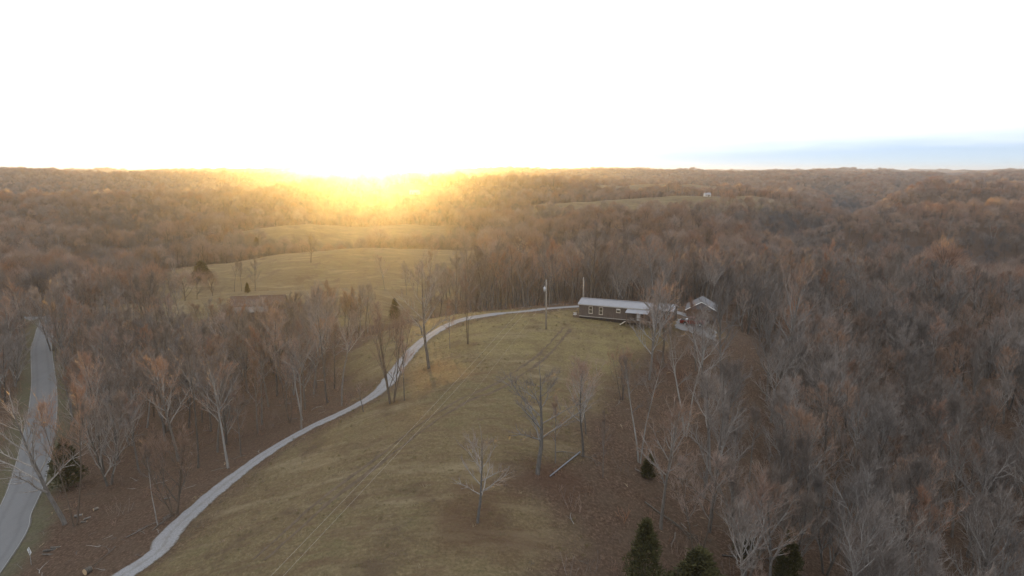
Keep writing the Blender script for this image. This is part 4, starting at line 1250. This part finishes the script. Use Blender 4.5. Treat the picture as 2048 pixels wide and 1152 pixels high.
# ---------------------------------------------------------------- garage with grey gable behind the house
def make_garage():
    g = empty('garage', (43.0, 152.0, gz1(43, 154) - .1), -.30)
    tag(g, 'small gabled garage with grey metal gable behind the red pickup', 'garage')
    # gable front faces -y: roof ridge runs along y, so build along x and turn
    L, W, ev, rg = 7.0, 6.4, 2.45, 4.25
    body = empty('shell', (0, 0, 0), 0); body.parent = g
    w = MB(); hw = W / 2
    w.poly([(-hw, 0, 0), (-hw + .6, 0, 0), (-hw + .6, 0, ev), (-hw, 0, ev)]); w.poly([(hw - .6, 0, 0), (hw, 0, 0), (hw, 0, ev), (hw - .6, 0, ev)])
    w.poly([(-hw, L, 0), (-hw, 0, 0), (-hw, 0, ev), (-hw, L, ev)]); w.poly([(hw, 0, 0), (hw, L, 0), (hw, L, ev), (hw, 0, ev)])
    w.poly([(hw, L, 0), (-hw, L, 0), (-hw, L, ev), (0, L, rg), (hw, L, ev)])
    bpy.data.objects.remove(body)
    w.build('wall', M['siding'], g)
    d = MB()
    for i in range(5): d.box((0, .05, .25 + i * .48), (W - 1.25, .05, .46))
    dd_ = d.build('garage_door', M['deck_wood'], g)
    k_ = MB(); k_.box((0, -.01, .7), (.3, .05, .05)); k_.build('handle', M['steel'], dd_)
    gb = MB(); gb.poly([(-hw, -.01, ev), (hw, -.01, ev), (0, -.01, rg)])
    for i in range(1, 22):
        x = -hw + W * i / 22; t = (rg - ev) * (1 - abs(x) / hw)
        gb.box((x, -.03, ev + t / 2), (.05, .03, t))
    gb.build('gable', M['shed_roof'], g)
    rf = MB(); sl = (rg - ev) / hw
    for s in (-1, 1):
        ov = .35; xe = s * (hw + ov); ze = ev - sl * ov
        p = [(xe, -.4, ze), (xe, L + .3, ze), (0, L + .3, rg), (0, -.4, rg)]; q = [(x, y, z + .09) for x, y, z in p]
        rf.poly(q[::s] if s > 0 else q[::-1]); rf.poly(p[::-1] if s > 0 else p)
        for i in range(4): rf.poly([p[i], p[(i + 1) % 4], q[(i + 1) % 4], q[i]])
        for i in range(17):
            y = -.4 + (L + .7) * i / 16
            rf.tube([(xe, y, ze + .1), (0, y, rg + .1)], [.03, .03], 4)
    rf.build('roof', M['shed_roof'], g)
    for s in (-1, 1):
        b = MB(); b.tube([(s * (hw + .38), -.43, ev - sl * .38 - .02), (0, -.43, rg - .02)], [.1, .1], 4); b.build('rake_trim', M['white_trim'], g)
make_garage()
# gravel pad in front of the garage
pad = MB(); nx_, ny_ = 14, 8
A_, B_ = np.array([35.0, 143.6]), np.array([.93, -.33]); C_ = np.array([.33, .93])
for j in range(ny_ + 1):
    for i in range(nx_ + 1):
        p = A_ + B_ * (i / nx_ * 8.6 + .25 * math.sin(j * 2.1)) + C_ * (j / ny_ * 6.4 + .2 * math.sin(i * 1.7))
        pad.v.append((p[0], p[1], gz1(*p) + .09))
for j in range(ny_):
    for i in range(nx_):
        a = j * (nx_ + 1) + i; pad.f.append((a, a + 1, a + nx_ + 2, a + nx_ + 1)); pad.m.append(0)
tag(pad.build('gravel_yard', M['gravel'], None, True), kind='structure')

# ---------------------------------------------------------------- red pickup
def make_pickup(loc, rz):
    c = empty('pickup_truck', loc, rz)
    tag(c, 'red pickup truck parked on the gravel in front of the small garage', 'truck')
    hw = .92
    def slab(prof, y0, y1, inset=0.0):
        mb = MB(); n = len(prof)
        a = [(x, y0, z) for x, z in prof]; b = [(x, y1, z) for x, z in prof]
        mb.poly(a); mb.poly(b[::-1])
        for i in range(n): mb.poly([a[i], b[i], b[(i + 1) % n], a[(i + 1) % n]][::-1])
        return mb
    body = slab([(-2.7, .55), (-2.05, .5), (-1.95, .8), (-1.55, .98), (-1.15, .8), (-1.05, .48), (1.1, .48), (1.2, .8), (1.6, .98), (2.0, .8), (2.1, .5), (2.62, .52), (2.68, .95), (2.5, 1.12), (1.25, 1.2), (.75, 1.22), (-.7, 1.22), (-.72, 1.18), (-2.7, 1.18)], -hw, hw)
    body.build('body', M['red_paint'], c)
    cab = MB()
    lo = [(1.1, -.86), (1.1, .86), (-.72, .86), (-.72, -.86)]; hi = [(.42, -.72), (.42, .72), (-.6, .72), (-.6, -.72)]
    bl = [(x, y, 1.21) for x, y in lo]; tp = [(x, y, 1.82) for x, y in hi]
    for i in range(4): cab.poly([bl[i], bl[(i + 1) % 4], tp[(i + 1) % 4], tp[i]])
    cab.poly(tp); cb = cab.build('cab', M['red_paint'], c)
    for s in (-1, 1):
        wn_ = MB(); wn_.poly([(.85, s * .862, 1.27), (.15, s * .862, 1.27), (.15, s * .765, 1.74), (.42, s * .765, 1.74)] if s < 0 else [(.42, .765, 1.74), (.15, .765, 1.74), (.15, .862, 1.27), (.85, .862, 1.27)])
        wn_.poly([(.08, s * .862, 1.27), (-.62, s * .862, 1.27), (-.55, s * .765, 1.74), (.08, s * .765, 1.74)]); wn_.build('window', M['glass'], cb)
    ws = MB(); ws.poly([(1.06, -.78, 1.27), (1.06, .78, 1.27), (.48, .68, 1.78), (.48, -.68, 1.78)]); ws.build('windshield', M['glass'], cb)
    rw_ = MB(); rw_.poly([(-.735, .7, 1.3), (-.735, -.7, 1.3), (-.63, -.62, 1.74), (-.63, .62, 1.74)]); rw_.build('rear_window', M['glass'], cb)
    bed = MB(); bed.box((-1.7, 0, 1.19), (1.75, 1.6, .03)); bed.build('bed', M['rubber'], c)
    tn = MB(); tn.box((-1.3, 0, 1.28), (.55, 1.7, .2)); tn.build('tool_box', M['steel'], c)
    for x in (-1.55, 1.6):
        for s in (-1, 1):
            t = MB(); t.tube([(x, s * .70, .37), (x, s * .72, .37), (x, s * .93, .37), (x, s * .945, .37)], [.33, .37, .37, .33], 16); w = t.build('wheel', M['rubber'], c)
            r = MB(); r.tube([(x, s * .93, .37), (x, s * .96, .37)], [.22, .19], 12); r.build('rim', M['steel'], w)
    for s in (-1, 1):
        l = MB(); l.box((2.66, s * .68, .9), (.07, .36, .2)); l.build('headlight', M['lamp_glass'], c)
        l = MB(); l.box((-2.71, s * .84, .92), (.04, .12, .3)); l.build('tail_light', M['red_paint'], c)
    b = MB(); b.box((2.73, 0, .58), (.12, 1.8, .18)); b.build('front_bumper', M['steel'], c)
    b = MB(); b.box((-2.78, 0, .6), (.12, 1.8, .16)); b.build('rear_bumper', M['steel'], c)
    g = MB()
    for i in range(4): g.box((2.69, 0, .78 + i * .06), (.04, .95, .03))
    g.build('grille', M['steel'], c)
make_pickup((39.7, 146.6, gz1(39.7, 146.6) + .09), -.36)

# ---------------------------------------------------------------- power poles and lines
def make_pole(x, y, H, label, transformer=False, sink=0):
    e = empty('power_pole', (x, y, gz1(x, y)), .3); tag(e, label, 'power pole')
    p = MB(); p.tube([(0, 0, -.5), (0, 0, H * .5), (0, 0, H)], [.17, .145, .115], 10); p.build('pole', M['pole_wood'], e, True)
    c = MB(); c.tube([(0, 0, H), (0, 0, H + .12), (0, 0, H + .3)], [.04, .07, .04], 8); c.build('insulator', M['insulator'], e)
    if transformer:
        t = MB(); t.tube([(-.42, -.1, H - 2.15), (-.42, -.1, H - 2.1), (-.42, -.1, H - 1.35), (-.42, -.1, H - 1.28)], [.2, .25, .25, .18], 14); tf = t.build('transformer', M['steel'], e, True)
        b = MB(); b.tube([(-.42, -.1, H - 1.28), (-.42, -.1, H - 1.1), (-.42, -.1, H - .95)], [.06, .08, .03], 8); b.build('bushing', M['insulator'], tf)
        b = MB(); b.box((-.2, -.05, H - 1.6), (.3, .1, .1)); b.box((-.2, -.05, H - 2.0), (.3, .1, .1)); b.build('bracket', M['steel'], tf)
    else:
        b = MB(); b.box((0, 0, H - .35), (.5, .1, .1)); b.build('bracket', M['pole_wood'], e)
        m = MB(); m.tube([(.14, -.12, .4), (.14, -.12, H - .5)], [.03, .03], 5); m.build('conduit', M['steel'], e)
    return Vector((x, y, gz1(x, y)))
px_, py_, pH = at_px(1092, 659, 562)
P1 = make_pole(px_, py_, pH, 'grey power pole with a transformer standing on the lit meadow top', True)
d_ = ray(1167, 557); t_ = 157.5 / d_[1]
p2x, p2z = d_[0] * t_, CAM_Z + d_[2] * t_
P2 = make_pole(p2x, 157.5, p2z - gz1(p2x, 157.5), 'grey power pole rising behind the left end of the brown house')
E_ = Vector((-21, 50, -2.0))
make_pole(E_.x, E_.y, E_.z - gz1(E_.x, E_.y), 'power pole at the near end of the power line over the meadow')
def wire(a, b, sag, label, rad=.010):
    a = Vector(a); b = Vector(b); pts = []
    for i in range(25):
        t = i / 24; p = a.lerp(b, t); p.z -= sag * 4 * t * (1 - t); pts.append(p)
    m = MB(); m.tube(pts, [rad] * 25, 4, 0, False)
    tag(m.build('power_line', M['wire']), label, 'power line')
T1 = P1 + Vector((0, 0, pH))
wire(T1 + Vector((-.05, 0, .1)), E_ + Vector((-.35, 0, .0)), .6, 'topmost wire running down from the transformer pole over the meadow')
wire(T1 + Vector((-.65, -.1, -2.3)), E_ + Vector((.25, 0, -.5)), .35, 'wire running down from below the transformer over the meadow')
wire(T1 + Vector((-.1, 0, -3.8)), (-7.5, 100, -3.2), .2, 'lowest guy wire from the transformer pole slanting to the meadow', .008)
wire(T1 + Vector((0, 0, -.4)), Vector((p2x, 157.5, p2z - .3)), .9, 'faint wire between the transformer pole and the pole behind the house', .008)

# ---------------------------------------------------------------- old barn on the grassy knoll
def make_barn():
    bx_, by_ = -104.0, 247.0
    b = empty('barn', (bx_, by_, gz1(-98, 252) - .5), .20); tag(b, 'old dark barn with a rusty metal roof below the grassy knoll', 'barn')
    L, W, ev, rg = 19, 8.5, 4.3, 7.2
    gable_walls(L, W, 0, ev, rg).build('wall', M['barn_wood'], b)
    pl = MB(); r = random.Random(3)
    for i in range(38):
        pl.box((L * (i + .5) / 38, -.03, ev / 2 - r.uniform(0, .12)), (L / 38 - .06, .05, ev - .2))
    pl.build('board_siding', M['barn_wood'], b)
    gable_roof(b, 'roof', L, W, ev, rg, .4, M['rust_roof'], .8)
    s = MB(); p = [(-.3, -4.2, 2.5), (L - 3, -4.2, 2.5), (L - 3, -.1, 4.0), (-.3, -.1, 4.0)]; q = [(x, y, z + .08) for x, y, z in p]
    s.poly(q); s.poly(p[::-1])
    for i in range(4): s.poly([p[i], p[(i + 1) % 4], q[(i + 1) % 4], q[i]])
    for i in range(21):
        x = -.3 + (L - 2.7) * i / 20; s.tube([(x, -4.2, 2.6), (x, -.15, 4.1)], [.03, .03], 4)
    s.build('lean_to_roof', M['grey_roof'], b)
    for i in range(6):
        k_ = MB(); k_.box((i * (L - 3.4) / 5, -4.0, 1.15), (.18, .18, 2.8)); k_.build('post', M['dark_wood'], b)
    d = MB(); d.box((L + .04, W / 2, 1.5), (.06, 2.8, 3.0)); d.build('door', M['dark_wood'], b)
    d = MB(); d.box((L + .06, 1.4, 3.2), (.05, 1.3, 2.0), 0); d.build('panel', M['pale_board'], b)
make_barn()

# ---------------------------------------------------------------- far buildings
def far_house(x, y, rz, L, W, ev, rg, label, wall, roof):
    h = empty('farm_house', (x, y, gz1(x, y) - .2), rz); tag(h, label, 'house')
    gable_walls(L, W, 0, ev, rg).build('wall', wall, h)
    gable_roof(h, 'roof', L, W, ev, rg, .4, roof, 1.0)
    for i in range(3): add_window(h, L * (.18 + .3 * i), 0, ev * .55, 1.0, 1.3)
    d = MB(); d.box((L * .62, -.03, 1.05), (1.0, .06, 2.1)); d.build('door', M['deck_wood'], h)
    c = MB(); c.box((L * .3, W * .45, rg + .4), (.6, .6, 1.4)); c.build('chimney', M['barn_wood'], h)
far_house(226, 806, .1, 7, 5, 2.8, 4.6, 'tiny white house on the distant pasture ridge', M['white_trim'], M['metal_roof'])
far_house(-136, 915, -.15, 13, 7, 3.2, 5.6, 'far pale farmhouse in the sun glow under the wooded ridge', M['white_trim'], M['metal_roof'])

# ---------------------------------------------------------------- curve sign by the paved road
sx, sy, _ = drop(62, 1130)
sg = empty('road_sign', (sx, sy, gz1(sx, sy)), -.55); tag(sg, 'white diamond sign with a black winding arrow beside the paved road', 'sign')
p = MB(); p.box((0, .04, 1.0), (.06, .04, 2.4)); p.build('post', M['steel'], sg)
p = MB(); a = .62; p.poly([(-a, 0, 2.0), (0, 0, 2.0 - a), (a, 0, 2.0), (0, 0, 2.0 + a)]); p.poly([(0, .02, 2.0 + a), (a, .02, 2.0), (0, .02, 2.0 - a), (-a, .02, 2.0)])
bd = p.build('sign_board', M['sign_white'], sg)
p = MB(); pts = [(-.02, 1.62), (.14, 1.78), (-.10, 1.98), (.12, 2.14), (.0, 2.28)]
for (xa, za), (xb, zb) in zip(pts[:-1], pts[1:]):
    dx, dz = xb - xa, zb - za; l = math.hypot(dx, dz); nx2, nz2 = -dz / l * .055, dx / l * .055
    p.poly([(xa - nx2, -.008, za - nz2), (xa + nx2, -.008, za + nz2), (xb + nx2, -.008, zb + nz2), (xb - nx2, -.008, zb - nz2)][::-1])
p.poly([(-.14, -.009, 2.26), (.10, -.009, 2.22), (.0, -.009, 2.46)])
p.build('arrow', M['sign_black'], bd)

# ---------------------------------------------------------------- fallen pole, logs and limbs
a = drop(1100, 955); b = drop(1160, 908)
m = MB(); m.tube([(a[0], a[1], gz1(a[0], a[1]) + .2), ((a[0] + b[0]) / 2, (a[1] + b[1]) / 2, max(gz1((a[0] + b[0]) / 2, (a[1] + b[1]) / 2) + .17, (a[2] + b[2]) / 2 + .25)), (b[0], b[1], gz1(b[0], b[1]) + .3)], [.09, .10, .11], 10)
tag(m.build('fallen_pole', M['pale_pole'], None, True), 'long pale straight pole lying on the brown slope', 'pole')
def log(u, v, L, r, ang, label, mats=('cut_wood', 'cut_wood')):
    x, y, z = drop(u, v); e = empty('log', (x, y, gz1(x, y) + r * .8), ang); tag(e, label, 'log')
    m = MB(); m.tube([(-L / 2, 0, 0), (L / 2, 0, 0)], [r, r * .92], 10, 0, False); m.build('bark', M['bark'], e, True)
    for s in (-1, 1):
        c = MB(); c.tube([(s * (L / 2 - .01), 0, 0), (s * (L / 2 + .012), 0, 0)], [r * .93, r * .9], 10); c.build('cut_end', M['cut_wood'], e)
log(176, 1146, .8, .42, 1.2, 'thick short cut log on the bare bank near the bottom edge')
log(100, 1102, 1.6, .16, .3, 'cut log lying on the slope right of the white diamond sign')
log(112, 1096, 1.3, .13, .15, 'smaller cut log just above the log right of the diamond sign')
log(97, 1110, 1.7, .11, .0, 'thin pale cut log lowest of those right of the diamond sign')
log(157, 1033, 1.1, .2, .4, 'brown cut log beside the foot of the tree leaning over the road')
log(174, 1038, 1.0, .13, .9, 'pale split log right of the leaning tree beside the road')
log(168, 1045, .8, .13, .2, 'short pale log in front of the split log by the leaning tree')
log(192, 1020, .7, .22, 1.0, 'tan log chunk up the bank from the leaning tree')
log(335, 998, .9, .14, .5, 'tan log on the bank above the gravel drive beside a thin sapling')
log(1512, 657, 2.2, .2, .1, 'pale log on the bare ground right of the garage')
def limb(u, v, L, ang, label, seed, mat='bark'):
    R = random.Random(seed); x, y, z = drop(u, v); mb = MB()
    def lay(px, py, l, an, r, dep):
        pts = []; 
        for i in range(5):
            pts.append((px, py, gz1(px, py) + r + (.25 if dep else .1) * math.sin(i / 4 * math.pi)))
            an += R.gauss(0, .15); px += math.cos(an) * l / 4; py += math.sin(an) * l / 4
        mb.tube(pts, [r * (1 - i / 5) for i in range(5)], 5, 0, False)
        if dep < 2:
            for i in range(5):
                k_ = R.choice(pts[1:]); lay(k_[0], k_[1], l * R.uniform(.25, .5), an + R.uniform(-1, 1), r * .45, dep + 1)
    lay(x, y, L, ang, .11 if L > 5 else .07, 0)
    tag(mb.build('fallen_limb', M[mat]), label, 'fallen branch')
limb(252, 1076, 4.5, .3, 'thin fallen branch lying across the bare brown bank', 1, 'bark')
limb(305, 1062, 3.0, 1.0, 'small bent fallen branch close to the left edge of the drive', 2, 'bark')
limb(1290, 1005, 8, -.75, 'long pale fallen tree limb on the slope above the tall cedar', 3, 'bark')
limb(1445, 1112, 9, .25, 'pale fallen limb near the small faint cedar', 4, 'bark')
limb(1620, 1010, 10, .5, 'big fallen limb right of the bushy grey tree', 5, 'bark')
limb(1110, 905, 5, .35, 'crooked fallen branch behind the pale fallen pole', 6, 'bark')

# ---------------------------------------------------------------- haze
hb = MB()
hb.box((0, 4300, -5), (14400, 9800, 190))
hm = bpy.data.materials.new('haze'); hm.use_nodes = True
ht = hm.node_tree; ht.nodes.remove(ht.nodes['Principled BSDF'])
pv_ = ht.nodes.new('ShaderNodeVolumePrincipled')
pv_.inputs['Color'].default_value = (0.97, 0.97, 0.98, 1)
pv_.inputs['Density'].default_value = 0.000052
pv_.inputs['Anisotropy'].default_value = 0.905
pb_ = ht.nodes.new('ShaderNodeVolumePrincipled')     # clear air between the droplets: pale blue, scatters evenly
pb_.inputs['Color'].default_value = (0.62, 0.80, 1.0, 1)
pb_.inputs['Density'].default_value = 0.00005
pb_.inputs['Anisotropy'].default_value = 0.0
ad_ = ht.nodes.new('ShaderNodeAddShader')
ht.links.new(pv_.outputs[0], ad_.inputs[0]); ht.links.new(pb_.outputs[0], ad_.inputs[1])
ht.links.new(ad_.outputs[0], ht.nodes['Material Output'].inputs['Volume'])
haze = hb.build('haze', hm)
tag(haze, 'thin pale evening haze in the air over the whole valley', 'haze', None, 'stuff')
